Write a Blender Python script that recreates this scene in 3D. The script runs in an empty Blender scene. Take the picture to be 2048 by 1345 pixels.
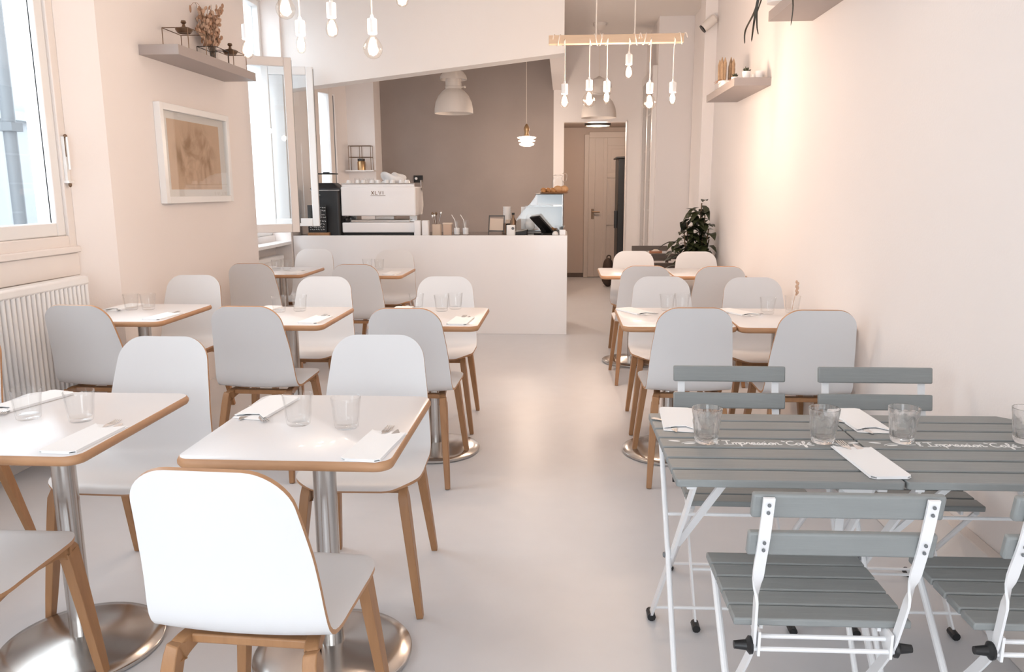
import bpy, bmesh, math, random
from mathutils import Vector, Matrix
random.seed(7)
S = bpy.context.scene
C = S.collection
PI = math.pi

# ------------------------------------------------------------------ camera
F, PITCH, YAW, ROLL, CAMH = 1572.229, 0.184535, 0.0649342, -0.0046653, 1.41
def make_camera():
    cp, sp, cy, sy = math.cos(PITCH), math.sin(PITCH), math.cos(YAW), math.sin(YAW)
    fw = Vector((-sy*cp, cy*cp, -sp))
    r = Vector((cy, sy, 0)); u = r.cross(fw)
    r2 = r*math.cos(ROLL) + u*math.sin(ROLL)
    u2 = -r*math.sin(ROLL) + u*math.cos(ROLL)
    cd = bpy.data.cameras.new('camera'); cam = bpy.data.objects.new('camera', cd)
    cd.sensor_fit = 'HORIZONTAL'; cd.sensor_width = 36; cd.lens = F*36/2048
    cd.clip_start = 0.02; cd.clip_end = 200
    m = Matrix((r2, u2, -fw)).transposed().to_4x4(); m.translation = (0, 0, CAMH)
    cam.matrix_world = m
    C.objects.link(cam); S.camera = cam
make_camera()

# ------------------------------------------------------------------ world, daylight, exposure
S.view_settings.view_transform = 'Standard'; S.view_settings.look = 'None'
S.view_settings.gamma = 1; S.view_settings.use_curve_mapping = False
S.view_settings.exposure = 0.52
W = bpy.data.worlds.new('overcast_sky'); S.world = W; W.use_nodes = True
bg = W.node_tree.nodes['Background']
bg.inputs[0].default_value = (0.86, 0.935, 1.0, 1); bg.inputs[1].default_value = 4.7

def area(name, loc, rot, sx, sy, power, col, portal=False):
    l = bpy.data.lights.new(name, 'AREA'); l.shape = 'RECTANGLE'; l.size = sx; l.size_y = sy
    l.energy = power; l.color = col
    if portal: l.cycles.is_portal = True
    o = bpy.data.objects.new(name, l); o.location = loc; o.rotation_euler = rot; C.objects.link(o)
    return o
# sky portals in the openings that let the daylight in
area('portal_unseen_shopfront', (-0.4, -3.38, 1.25), (PI/2, 0, 0), 2.4, 2.4, 0, (1, 1, 1), True)  # unseen shopfront opening, sized to balance the daylight
area('portal_window_one', (-2.95, 3.4, 2.05), (0, -PI/2, 0), 1.9, 1.9, 0, (1, 1, 1), True)
area('portal_window_added', (-2.95, -0.9, 2.05), (0, -PI/2, 0), 1.9, 2.5, 0, (1, 1, 1), True)  # sky entering by the added window behind the camera
area('portal_window_two', (-2.95, 7.2, 2.1), (0, -PI/2, 0), 2.1, 0.85, 0, (1, 1, 1), True)
area('portal_window_three', (-2.98, 9.2, 1.8), (0, -PI/2, 0), 1.6, 1.0, 0, (1, 1, 1), True)

def point(name, loc, power, col=(1.0, 0.66, 0.40), r=0.03, parent=None):
    l = bpy.data.lights.new(name, 'POINT'); l.energy = power; l.color = col; l.shadow_soft_size = r
    o = bpy.data.objects.new(name, l); o.location = loc; C.objects.link(o)
    if parent: o.parent = parent
    return o

# ------------------------------------------------------------------ materials
def mat(name, col, rough=0.5, metal=0.0, noise=0.0, nscale=8.0, bump=0.0, bscale=60.0, coat=0.0, spec=0.5, stretch=None):
    m = bpy.data.materials.new(name); m.use_nodes = True
    nt = m.node_tree; b = nt.nodes['Principled BSDF']
    b.inputs['Base Color'].default_value = (*col, 1); b.inputs['Roughness'].default_value = rough
    b.inputs['Metallic'].default_value = metal; b.inputs['Specular IOR Level'].default_value = spec
    b.inputs['Coat Weight'].default_value = coat
    tc = nt.nodes.new('ShaderNodeTexCoord'); mp = nt.nodes.new('ShaderNodeMapping')
    nt.links.new(tc.outputs['Object'], mp.inputs[0])
    if stretch: mp.inputs['Scale'].default_value = stretch
    nz = nt.nodes.new('ShaderNodeTexNoise'); nz.inputs['Scale'].default_value = nscale; nz.inputs['Detail'].default_value = 5
    nt.links.new(mp.outputs[0], nz.inputs['Vector'])
    if noise:
        mx = nt.nodes.new('ShaderNodeMix'); mx.data_type = 'RGBA'
        mx.inputs[6].default_value = (*[max(0, c*(1-noise)) for c in col], 1)
        mx.inputs[7].default_value = (*[min(1, c*(1+noise)) for c in col], 1)
        nt.links.new(nz.outputs['Fac'], mx.inputs[0]); nt.links.new(mx.outputs[2], b.inputs['Base Color'])
    if bump:
        n2 = nt.nodes.new('ShaderNodeTexNoise'); n2.inputs['Scale'].default_value = bscale
        nt.links.new(mp.outputs[0], n2.inputs['Vector'])
        bp = nt.nodes.new('ShaderNodeBump'); bp.inputs['Strength'].default_value = bump; bp.inputs['Distance'].default_value = 0.01
        nt.links.new(n2.outputs['Fac'], bp.inputs['Height']); nt.links.new(bp.outputs[0], b.inputs['Normal'])
    return m
def emis(name, col, strength):
    m = bpy.data.materials.new(name); m.use_nodes = True; nt = m.node_tree
    b = nt.nodes['Principled BSDF']; b.inputs['Base Color'].default_value = (*col, 1)
    b.inputs['Emission Color'].default_value = (*col, 1); b.inputs['Emission Strength'].default_value = strength
    return m
def glass(name, col=(1, 1, 1), ior=1.45, rough=0.0):
    m = bpy.data.materials.new(name); m.use_nodes = True; nt = m.node_tree; nt.nodes.clear()
    o = nt.nodes.new('ShaderNodeOutputMaterial'); g = nt.nodes.new('ShaderNodeBsdfGlass')
    g.inputs['Color'].default_value = (*col, 1); g.inputs['IOR'].default_value = ior; g.inputs['Roughness'].default_value = rough
    t = nt.nodes.new('ShaderNodeBsdfTransparent'); x = nt.nodes.new('ShaderNodeMixShader'); x.inputs[0].default_value = 0.75
    nt.links.new(t.outputs[0], x.inputs[1]); nt.links.new(g.outputs[0], x.inputs[2]); nt.links.new(x.outputs[0], o.inputs[0]); return m
def pane_mat(name, col=(0.97, 0.985, 0.99), f=1.45):
    m = bpy.data.materials.new(name); m.use_nodes = True; nt = m.node_tree; nt.nodes.clear()
    o = nt.nodes.new('ShaderNodeOutputMaterial'); mx = nt.nodes.new('ShaderNodeMixShader')
    t = nt.nodes.new('ShaderNodeBsdfTransparent'); t.inputs[0].default_value = (*col, 1)
    g = nt.nodes.new('ShaderNodeBsdfGlossy'); g.inputs['Roughness'].default_value = 0.01
    fr = nt.nodes.new('ShaderNodeFresnel')
    ge = nt.nodes.new('ShaderNodeNewGeometry'); mr = nt.nodes.new('ShaderNodeMapRange')   # same reflectance from both faces of the pane
    mr.inputs[3].default_value = f; mr.inputs[4].default_value = 1/f
    nt.links.new(ge.outputs['Backfacing'], mr.inputs[0]); nt.links.new(mr.outputs[0], fr.inputs[0])
    nt.links.new(fr.outputs[0], mx.inputs[0]); nt.links.new(t.outputs[0], mx.inputs[1]); nt.links.new(g.outputs[0], mx.inputs[2])
    nt.links.new(mx.outputs[0], o.inputs[0]); return m
def wood(name, c1, c2, rough=0.4, scale=(18, 18, 1.6)):
    m = bpy.data.materials.new(name); m.use_nodes = True; nt = m.node_tree; b = nt.nodes['Principled BSDF']
    tc = nt.nodes.new('ShaderNodeTexCoord'); mp = nt.nodes.new('ShaderNodeMapping'); mp.inputs['Scale'].default_value = scale
    nz = nt.nodes.new('ShaderNodeTexNoise'); nz.inputs['Scale'].default_value = 3; nz.inputs['Detail'].default_value = 6; nz.inputs['Distortion'].default_value = 0.6
    mx = nt.nodes.new('ShaderNodeMix'); mx.data_type = 'RGBA'; mx.inputs[6].default_value = (*c1, 1); mx.inputs[7].default_value = (*c2, 1)
    nt.links.new(tc.outputs['Object'], mp.inputs[0]); nt.links.new(mp.outputs[0], nz.inputs['Vector'])
    nt.links.new(nz.outputs['Fac'], mx.inputs[0]); nt.links.new(mx.outputs[2], b.inputs['Base Color'])
    b.inputs['Roughness'].default_value = rough; return m

M = {}
M['wall'] = mat('wall_paint', (0.885, 0.835, 0.812), 0.75, noise=0.012, nscale=1.5, bump=0.05, bscale=90)
M['bulk'] = mat('bulkhead_paint', (0.88, 0.855, 0.84), 0.75, noise=0.012, nscale=1.5, bump=0.04, bscale=90)
M['ceil'] = mat('ceiling_paint', (0.84, 0.79, 0.75), 0.85, noise=0.01)
M['plaster'] = mat('grey_plaster', (0.335, 0.285, 0.262), 0.8, noise=0.20, nscale=1.4, bump=0.12, bscale=25)
M['skirt'] = mat('skirting_paint', (0.80, 0.74, 0.70), 0.5)
M['trimw'] = mat('window_paint', (0.86, 0.81, 0.78), 0.4, noise=0.01)
M['upvc'] = mat('white_window_paint', (0.88, 0.88, 0.88), 0.3)
M['white'] = mat('white_laminate', (0.82, 0.815, 0.83), 0.32, noise=0.006, coat=0.1)
M['shell'] = mat('chair_laminate', (0.75, 0.747, 0.755), 0.38, noise=0.006)
M['counter'] = mat('counter_white', (0.90, 0.885, 0.89), 0.25, noise=0.006, coat=0.2)
M['oak'] = wood('oak_wood', (0.30, 0.145, 0.062), (0.44, 0.23, 0.105), 0.42)
M['ply'] = wood('plywood_edge', (0.40, 0.20, 0.10), (0.54, 0.31, 0.165), 0.45, (4, 4, 40))
M['beamw'] = wood('pale_beam_wood', (0.66, 0.47, 0.32), (0.76, 0.57, 0.40), 0.6, (2, 30, 30))
M['steel'] = mat('brushed_steel', (0.56, 0.54, 0.52), 0.24, 1.0, noise=0.06, nscale=4, stretch=(40, 40, 1))
M['steelb'] = mat('brushed_steel_base', (0.55, 0.53, 0.51), 0.22, 1.0, noise=0.05, nscale=2, stretch=(30, 1, 1))
M['chrome'] = mat('polished_metal', (0.72, 0.71, 0.70), 0.14, 1.0)
M['blackm'] = mat('black_metal', (0.02, 0.02, 0.02), 0.35)
M['black'] = mat('black_plastic', (0.012, 0.012, 0.013), 0.4)
M['whitem'] = mat('white_lacquered_steel', (0.84, 0.84, 0.85), 0.35)
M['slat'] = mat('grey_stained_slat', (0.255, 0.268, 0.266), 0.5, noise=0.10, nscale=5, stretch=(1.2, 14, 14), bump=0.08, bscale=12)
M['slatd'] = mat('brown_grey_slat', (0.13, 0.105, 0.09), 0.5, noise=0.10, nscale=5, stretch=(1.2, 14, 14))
M['letter'] = mat('white_lettering_paint', (0.87, 0.87, 0.87), 0.5)
M['shelf'] = mat('taupe_shelf_lacquer', (0.40, 0.345, 0.325), 0.45, noise=0.01)
M['napkin'] = mat('paper_napkin', (0.90, 0.90, 0.905), 0.9, bump=0.05, bscale=300)
M['glass'] = glass('clear_glass')
M['pane'] = pane_mat('window_glass')
M['tumbler'] = pane_mat('tumbler_glass', (0.995, 0.997, 0.997), 1.45)
M['bulbglass'] = pane_mat('bulb_glass', (0.99, 0.97, 0.94), 1.3)
M['cord'] = mat('cream_cord', (0.82, 0.74, 0.67), 0.7)
M['porcelain'] = mat('white_porcelain', (0.86, 0.85, 0.84), 0.3)
M['filament'] = emis('glowing_filament', (1.0, 0.82, 0.60), 40.0)
M['lampw'] = mat('white_enamel', (0.78, 0.72, 0.67), 0.3)
M['lampin'] = mat('white_enamel_inside', (0.85, 0.82, 0.80), 0.4)
M['lampglow'] = emis('glowing_glass', (1.0, 0.86, 0.72), 1.6)
M['diffuser'] = emis('lamp_diffuser', (1.0, 0.76, 0.52), 1.1)
M['brass'] = mat('brass', (0.50, 0.33, 0.18), 0.35, 1.0)
M['copper'] = mat('dark_bronze', (0.20, 0.13, 0.085), 0.4, 0.8)
M['leaf'] = mat('dark_leaf', (0.032, 0.040, 0.016), 0.4, noise=0.35, nscale=6)
M['trail'] = mat('blackish_leaf', (0.045, 0.038, 0.024), 0.45)
M['stem'] = mat('brown_stem', (0.14, 0.085, 0.045), 0.7)
M['dried'] = mat('dried_flowers', (0.62, 0.42, 0.30), 0.85, noise=0.3, nscale=20)
M['dried2'] = mat('dried_leaves', (0.43, 0.25, 0.16), 0.85, noise=0.3, nscale=20)
M['grass'] = mat('dried_grass', (0.40, 0.27, 0.17), 0.9, noise=0.3, nscale=30, bump=0.5, bscale=150)
M['terra'] = mat('terracotta', (0.46, 0.20, 0.11), 0.8, noise=0.08)
M['art'] = None
M['passt'] = mat('white_mount_board', (0.90, 0.86, 0.83), 0.8)
M['worktop'] = mat('dark_stone_worktop', (0.13, 0.105, 0.10), 0.22, noise=0.1, nscale=30)
M['pastry'] = mat('golden_pastry', (0.55, 0.26, 0.09), 0.55, noise=0.35, nscale=12)
M['bread'] = mat('pale_bun', (0.66, 0.38, 0.19), 0.6, noise=0.2, nscale=10)
M['slate'] = mat('chalkboard_black', (0.018, 0.018, 0.018), 0.7)
M['kraft'] = mat('kraft_paper', (0.62, 0.46, 0.36), 0.8)
M['cream'] = mat('cream_card', (0.70, 0.58, 0.48), 0.7)
M['cloth'] = mat('white_cloth', (0.86, 0.855, 0.86), 0.9, bump=0.1, bscale=200)
M['doorw'] = mat('painted_door_wood', (0.62, 0.54, 0.48), 0.5, noise=0.02)
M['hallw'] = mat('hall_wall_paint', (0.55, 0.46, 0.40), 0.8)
M['darkbase'] = mat('dark_skirting', (0.10, 0.07, 0.055), 0.5)
M['facade'] = mat('pale_facade_render', (0.30, 0.315, 0.33), 0.9, noise=0.06, nscale=2)
M['pipe'] = mat('grey_drainpipe', (0.16, 0.17, 0.18), 0.5)
M['bag'] = mat('dark_brown_canvas', (0.05, 0.03, 0.022), 0.8)
M['spongy'] = mat('brown_card', (0.30, 0.20, 0.14), 0.8)

def floor_mat():
    m = bpy.data.materials.new('polished_concrete'); m.use_nodes = True; nt = m.node_tree; b = nt.nodes['Principled BSDF']
    tc = nt.nodes.new('ShaderNodeTexCoord')
    n1 = nt.nodes.new('ShaderNodeTexNoise'); n1.inputs['Scale'].default_value = 1.3; n1.inputs['Detail'].default_value = 7; n1.inputs['Distortion'].default_value = 0.7
    n2 = nt.nodes.new('ShaderNodeTexNoise'); n2.inputs['Scale'].default_value = 9; n2.inputs['Detail'].default_value = 6
    mx = nt.nodes.new('ShaderNodeMix'); mx.data_type = 'RGBA'
    mx.inputs[6].default_value = (0.60, 0.60, 0.62, 1); mx.inputs[7].default_value = (0.735, 0.735, 0.755, 1)
    ma = nt.nodes.new('ShaderNodeMath'); ma.operation = 'MULTIPLY_ADD'; ma.inputs[1].default_value = 0.35; 
    nt.links.new(tc.outputs['Object'], n1.inputs['Vector']); nt.links.new(tc.outputs['Object'], n2.inputs['Vector'])
    nt.links.new(n2.outputs['Fac'], ma.inputs[0]); 
    m2 = nt.nodes.new('ShaderNodeMath'); m2.operation = 'MULTIPLY'; m2.inputs[1].default_value = 0.65
    nt.links.new(n1.outputs['Fac'], m2.inputs[0]); nt.links.new(m2.outputs[0], ma.inputs[2])
    nt.links.new(ma.outputs[0], mx.inputs[0]); nt.links.new(mx.outputs[2], b.inputs['Base Color'])
    rr = nt.nodes.new('ShaderNodeMapRange'); rr.inputs[3].default_value = 0.30; rr.inputs[4].default_value = 0.40
    nt.links.new(n1.outputs['Fac'], rr.inputs[0]); nt.links.new(rr.outputs[0], b.inputs['Roughness'])
    return m
M['floor'] = floor_mat()

def art_mat():
    m = bpy.data.materials.new('abstract_print'); m.use_nodes = True; nt = m.node_tree; b = nt.nodes['Principled BSDF']
    tc = nt.nodes.new('ShaderNodeTexCoord')
    n1 = nt.nodes.new('ShaderNodeTexNoise'); n1.inputs['Scale'].default_value = 5; n1.inputs['Detail'].default_value = 9; n1.inputs['Distortion'].default_value = 1.5
    cr = nt.nodes.new('ShaderNodeValToRGB')
    cr.color_ramp.elements[0].position = 0.33; cr.color_ramp.elements[0].color = (0.40, 0.24, 0.13, 1)
    cr.color_ramp.elements[1].position = 0.62; cr.color_ramp.elements[1].color = (0.76, 0.53, 0.37, 1)
    gr = nt.nodes.new('ShaderNodeTexGradient'); gr.gradient_type = 'SPHERICAL'
    mp = nt.nodes.new('ShaderNodeMapping'); mp.inputs['Scale'].default_value = (1, 2.6, 3.6); 
    nt.links.new(tc.outputs['Object'], mp.inputs[0]); nt.links.new(mp.outputs[0], gr.inputs[0])
    mx = nt.nodes.new('ShaderNodeMix'); mx.data_type = 'RGBA'; mx.inputs[6].default_value = (0.74, 0.52, 0.36, 1)
    rp = nt.nodes.new('ShaderNodeMapRange'); rp.inputs[1].default_value = 0.02; rp.inputs[2].default_value = 0.4
    nt.links.new(gr.outputs['Fac'], rp.inputs[0]); nt.links.new(rp.outputs[0], mx.inputs[0])
    nt.links.new(tc.outputs['Object'], n1.inputs['Vector']); nt.links.new(n1.outputs['Fac'], cr.inputs[0])
    nt.links.new(cr.outputs[0], mx.inputs[7]); nt.links.new(mx.outputs[2], b.inputs['Base Color'])
    b.inputs['Roughness'].default_value = 0.8; return m
M['art'] = art_mat()

# ------------------------------------------------------------------ mesh helpers
def catmull(pts, n=6):
    P = [Vector(p) for p in pts]; out = []
    for i in range(len(P)-1):
        p0 = P[max(i-1, 0)]; p1 = P[i]; p2 = P[i+1]; p3 = P[min(i+2, len(P)-1)]
        for k in range(n):
            t = k/n
            out.append(0.5*((2*p1)+(-p0+p2)*t+(2*p0-5*p1+4*p2-p3)*t*t+(-p0+3*p1-3*p2+p3)*t**3))
    out.append(P[-1]); return out
def rrect(w, h, r, n=5, cx=0, cy=0):
    pts = []
    for sx, sy, a0 in ((1, 1, 0), (-1, 1, PI/2), (-1, -1, PI), (1, -1, 3*PI/2)):
        for k in range(n+1):
            a = a0+PI/2*k/n
            pts.append((cx+sx*(w/2-r)+r*math.cos(a), cy+sy*(h/2-r)+r*math.sin(a)))
    return pts
class MB:
    def __init__(s): s.bm = bmesh.new()
    def box(s, x0, y0, z0, x1, y1, z1, mi=0, rot=None, piv=None):
        vs = [s.bm.verts.new(p) for p in ((x0,y0,z0),(x1,y0,z0),(x1,y1,z0),(x0,y1,z0),(x0,y0,z1),(x1,y0,z1),(x1,y1,z1),(x0,y1,z1))]
        for f in ((3,2,1,0),(4,5,6,7),(0,1,5,4),(1,2,6,5),(2,3,7,6),(3,0,4,7)):
            fc = s.bm.faces.new([vs[i] for i in f]); fc.material_index = mi
        if rot is not None:
            pv = Vector(piv) if piv else Vector(((x0+x1)/2,(y0+y1)/2,(z0+z1)/2))
            bmesh.ops.transform(s.bm, matrix=Matrix.Translation(pv) @ rot.to_4x4() @ Matrix.Translation(-pv), verts=vs)
        return s
    def poly(s, pts, mi=0):
        f = s.bm.faces.new([s.bm.verts.new(p) for p in pts]); f.material_index = mi; return s
    def prism(s, pts, a, b, axis='z', mi=0, mside=None):
        def P(u, v, w): return {'z': (u, v, w), 'y': (u, w, v), 'x': (w, u, v)}[axis]
        lo = [s.bm.verts.new(P(u, v, a)) for u, v in pts]; hi = [s.bm.verts.new(P(u, v, b)) for u, v in pts]
        n = len(pts); fs = []
        f = s.bm.faces.new(lo[::-1]); f.material_index = mi; fs.append(f)
        f = s.bm.faces.new(hi); f.material_index = mi; fs.append(f)
        for i in range(n):
            f = s.bm.faces.new((lo[i], lo[(i+1) % n], hi[(i+1) % n], hi[i])); f.material_index = mi if mside is None else mside; fs.append(f)
        bmesh.ops.recalc_face_normals(s.bm, faces=fs); return s
    def rings(s, rings, mi=0, cap=True, closed=True):
        V = [[s.bm.verts.new(p) for p in r] for r in rings]; fs = []
        n = len(V[0])
        for a, b in zip(V[:-1], V[1:]):
            for i in range(n if closed else n-1):
                f = s.bm.faces.new((a[i], a[(i+1) % n], b[(i+1) % n], b[i])); f.material_index = mi; fs.append(f)
        if cap:
            for r in (V[0], V[-1]):
                f = s.bm.faces.new(r); f.material_index = mi; fs.append(f)
        bmesh.ops.recalc_face_normals(s.bm, faces=fs); return s
    def lathe(s, prof, seg=32, c=(0, 0, 0), mi=0, mat4=None, fn=None, close=False):
        fs = []; rings = []
        for r, z in prof:
            if r < 1e-6: rings.append([s.bm.verts.new((0, 0, z))])
            else:
                ring = []
                for k in range(seg):
                    a = 2*PI*k/seg; rr = fn(r, z, a) if fn else r
                    ring.append(s.bm.verts.new((rr*math.cos(a), rr*math.sin(a), z)))
                rings.append(ring)
        pairs = list(zip(rings[:-1], rings[1:]))
        if close: pairs.append((rings[-1], rings[0]))
        for a, b in pairs:
            for k in range(seg):
                k2 = (k+1) % seg
                if len(a) == 1 and len(b) == 1: continue
                if len(a) == 1: q = (a[0], b[k2], b[k])
                elif len(b) == 1: q = (a[k], a[k2], b[0])
                else: q = (a[k], a[k2], b[k2], b[k])
                f = s.bm.faces.new(q); f.material_index = mi; fs.append(f)
        vs = list({v for r in rings for v in r})
        mm = Matrix.Translation(c) @ (mat4.to_4x4() if mat4 else Matrix())
        bmesh.ops.transform(s.bm, matrix=mm, verts=vs)
        bmesh.ops.recalc_face_normals(s.bm, faces=fs); return s
    def tube(s, pts, r, seg=8, mi=0, flat=1.0, closed=False):
        P = [Vector(p) for p in pts]; n = len(P); R = r if isinstance(r, (list, tuple)) else [r]*n
        up = None; rings = []
        for i in range(n):
            if closed: t = P[(i+1) % n]-P[i-1]
            else: t = P[min(i+1, n-1)]-P[max(i-1, 0)]
            if t.length < 1e-9: t = Vector((0, 0, 1))
            t.normalize()
            if up is None:
                up = Vector((0, 0, 1)) if abs(t.z) < 0.9 else Vector((1, 0, 0))
            up = (up - t*up.dot(t))
            if up.length < 1e-6: up = t.orthogonal()
            up.normalize(); sd = t.cross(up)
            rings.append([P[i]+(sd*math.cos(2*PI*k/seg)+up*math.sin(2*PI*k/seg)*flat)*R[i] for k in range(seg)])
        if closed: rings.append(rings[0]); return s.rings(rings, mi, cap=False)
        return s.rings(rings, mi)
    def bar(s, pts, side, ws, ts, mi=0):
        """rectangular section swept along pts; side = width direction (fixed), ws widths, ts thicknesses"""
        P = [Vector(p) for p in pts]; n = len(P)
        if not isinstance(ws, (list, tuple)): ws = [ws]*n
        if not isinstance(ts, (list, tuple)): ts = [ts]*n
        sides = side if isinstance(side, list) else [side]*n
        rings = []
        for i in range(n):
            t = (P[min(i+1, n-1)]-P[max(i-1, 0)]).normalized()
            sd = Vector(sides[i]); sd = (sd-t*sd.dot(t)).normalized(); nn = t.cross(sd)
            a, b = sd*ws[i]/2, nn*ts[i]/2
            rings.append([P[i]-a-b, P[i]+a-b, P[i]+a+b, P[i]-a+b])
        return s.rings(rings, mi)
    def sph(s, c, rx, ry=None, rz=None, u=12, v=8, mi=0, rot=None):
        ry = ry or rx; rz = rz or rx
        r = bmesh.ops.create_uvsphere(s.bm, u_segments=u, v_segments=v, radius=1)
        mm = Matrix.Translation(c) @ (rot.to_4x4() if rot else Matrix()) @ Matrix.Diagonal((rx, ry, rz, 1))
        bmesh.ops.transform(s.bm, matrix=mm, verts=r['verts'])
        for f in {f for v_ in r['verts'] for f in v_.link_faces}: f.material_index = mi
        return s
    def build(s, name, mats, parent=None, loc=None, smooth=35, bevel=0.0, bseg=2, subsurf=0, rot=None):
        me = bpy.data.meshes.new(name); s.bm.to_mesh(me); s.bm.free()
        for m in (mats if isinstance(mats, (list, tuple)) else [mats]): me.materials.append(M[m] if isinstance(m, str) else m)
        o = bpy.data.objects.new(name, me); C.objects.link(o)
        if smooth:
            for p in me.polygons: p.use_smooth = True
            me.set_sharp_from_angle(angle=math.radians(smooth))
        if bevel:
            b = o.modifiers.new('bevel', 'BEVEL'); b.width = bevel; b.segments = bseg; b.limit_method = 'ANGLE'; b.angle_limit = math.radians(40); b.harden_normals = False
        if subsurf:
            d = o.modifiers.new('sub', 'SUBSURF'); d.levels = subsurf; d.render_levels = subsurf
        if parent: o.parent = parent
        if loc: o.location = loc
        if rot: o.rotation_euler = rot
        return o
def tag(o, label, cat, group=None, kind=None):
    o['label'] = label; o['category'] = cat
    if group: o['group'] = group
    if kind: o['kind'] = kind
    return o
def thing(name, label, cat, loc=(0, 0, 0), rz=0, group=None):
    o = bpy.data.objects.new(name, None); C.objects.link(o); o.empty_display_size = 0.1
    o.location = loc; o.rotation_euler = (0, 0, rz)
    return tag(o, label, cat, group)
def struct(o): o['kind'] = 'structure'; return o
def sempty(name, loc=(0, 0, 0)):
    o = bpy.data.objects.new(name, None); C.objects.link(o); o.location = loc; return struct(o)
def kids(o): return [c for c in C.objects if c.parent == o]
def dup(root, loc, rz=0, label=None, group=None):
    r = root.copy(); C.objects.link(r); r.location = loc; r.rotation_euler = (0, 0, rz)
    if label: r['label'] = label
    if group: r['group'] = group
    for ch in kids(root):
        c = ch.copy(); C.objects.link(c); c.parent = r
        for g in kids(ch):
            d = g.copy(); C.objects.link(d); d.parent = c
    return r

# ================================================================== SETTING
ZC = 3.25
XW = 1.41
b = MB(); b.box(-3.1, -3.4, -0.06, 1.75, 13.2, 0.0); struct(b.build('floor', 'floor', smooth=0))
b = MB(); b.box(-3.1, -3.4, ZC, 1.75, 10.52, ZC+0.1); struct(b.build('ceiling', 'ceil', smooth=0))
b = MB()
b.box(-3.0, -3.4, 0, -2.78, -2.2, ZC); b.box(-3.0, -2.2, 0, -2.78, 0.4, 1.08); b.box(-3.0, -2.2, 3.02, -2.78, 0.4, ZC); b.box(-3.0, 0.4, 0, -2.78, 2.6, ZC)
b.box(-3.0, 2.6, 0, -2.78, 4.36, 1.08); b.box(-3.0, 2.6, 3.02, -2.78, 4.36, ZC)
b.prism([(-3.0, 4.36), (-2.78, 4.36), (-2.66, 4.56), (-2.66, 6.75), (-3.0, 6.75)], 0, ZC)
b.box(-3.0, 6.75, 0, -2.82, 7.6, 0.98); b.box(-3.0, 6.75, 3.14, -2.82, 7.6, ZC)
b.box(-3.0, 7.6, 0, -2.66, 8.7, ZC)
b.box(-3.0, 8.7, 0, -2.84, 9.72, 1.0); b.box(-3.0, 8.7, 2.62, -2.84, 9.72, ZC)
b.prism([(-3.0, 9.72), (-2.84, 9.72), (-2.72, 10.05), (-2.72, 10.5), (-3.0, 10.5)], 0, ZC)
struct(b.build('wall_left', 'wall', smooth=0))
b = MB(); b.box(-2.72, 10.05, 0, -2.37, 10.5, ZC); struct(b.build('wall_pier', 'wall', smooth=0))
b = MB(); b.box(-2.37, 10.4, 0, -0.13, 10.52, ZC); struct(b.build('wall_back', 'plaster', smooth=0))
b = MB(); b.box(-0.13, 10.38, 0, 0.0, 10.52, ZC); b.box(0.80, 10.38, 0, 1.6, 10.52, ZC); b.box(0, 10.38, 2.255, 0.80, 10.52, ZC)
struct(b.build('wall_passage', 'wall', smooth=0))
b = MB(); b.box(XW, -3.4, 0, XW+0.15, 9.1, ZC); b.box(1.30, 7.78, 0, XW, 8.05, ZC); b.box(1.03, 9.1, 0, 1.55, 10.4, ZC)
struct(b.build('wall_right', 'wall', smooth=0))
b = MB(); b.box(-3.0, -3.5, 0, -1.6, -3.4, ZC); b.box(0.8, -3.5, 0, 1.56, -3.4, ZC); b.box(-1.6, -3.5, 2.45, 0.8, -3.4, ZC); struct(b.build('wall_front_unseen', 'wall', smooth=0))  # unseen wall added behind the camera, its opening narrowed to limit front daylight
b = MB(); b.box(XW-0.05, -3.4, 0, XW, 7.78, 0.25); struct(b.build('baseboard_right', 'skirt', smooth=0, bevel=0.006))
b = MB(); b.box(-2.78, -3.4, 0, -2.755, 4.35, 0.12); struct(b.build('baseboard_left', 'skirt', smooth=0, bevel=0.004))
# sloping bulkhead above the counter and the beam running back from it
b = MB(); b.prism([(-2.66, 2.353), (0.0, 2.649), (0.0, ZC), (-2.66, ZC)], 7.64, 7.86, 'y'); struct(b.build('wall_bulkhead', 'bulk', smooth=0))
b = MB(); b.box(-0.14, 7.86, 2.645, 0.0, 10.38, ZC); struct(b.build('trim_1', 'wall', smooth=0))
# hall behind the passage door
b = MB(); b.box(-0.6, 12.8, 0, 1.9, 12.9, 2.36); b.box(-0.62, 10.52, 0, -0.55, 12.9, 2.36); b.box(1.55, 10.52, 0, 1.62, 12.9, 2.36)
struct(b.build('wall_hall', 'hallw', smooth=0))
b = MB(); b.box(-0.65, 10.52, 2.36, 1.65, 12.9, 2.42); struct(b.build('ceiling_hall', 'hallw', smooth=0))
b = MB(); b.box(-0.55, 12.785, 0, 0.33, 12.8, 0.07); struct(b.build('baseboard_hall', 'darkbase', smooth=0))
# door at the end of the hall
d = sempty('door_1', (0.33, 12.74, 0))
b = MB(); b.box(0.0, 0.0, 0.0, 0.07, 0.06, 2.25); b.box(0.07, 0, 2.2, 0.85, 0.06, 2.29); b.build('door_frame', 'doorw', d, bevel=0.004)
b = MB(); b.box(0.07, 0.02, 0.01, 0.84, 0.06, 2.2)
b.box(0.07, 0.008, 0.01, 0.17, 0.02, 2.2); b.box(0.74, 0.008, 0.01, 0.84, 0.02, 2.2)
for z0, z1 in ((0.01, 0.17), (0.84, 1.0), (1.58, 1.66), (2.08, 2.2)): b.box(0.36, 0.008, z0, 0.74, 0.02, z1)
b.box(0.30, 0.008, 0.012, 0.36, 0.02, 2.198)
for z0, z1 in ((0.22, 0.79), (1.05, 1.53), (1.71, 2.03)): b.box(0.42, 0.012, z0, 0.69, 0.02, z1)
b.build('door_leaf', 'doorw', d, bevel=0.003)
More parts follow.
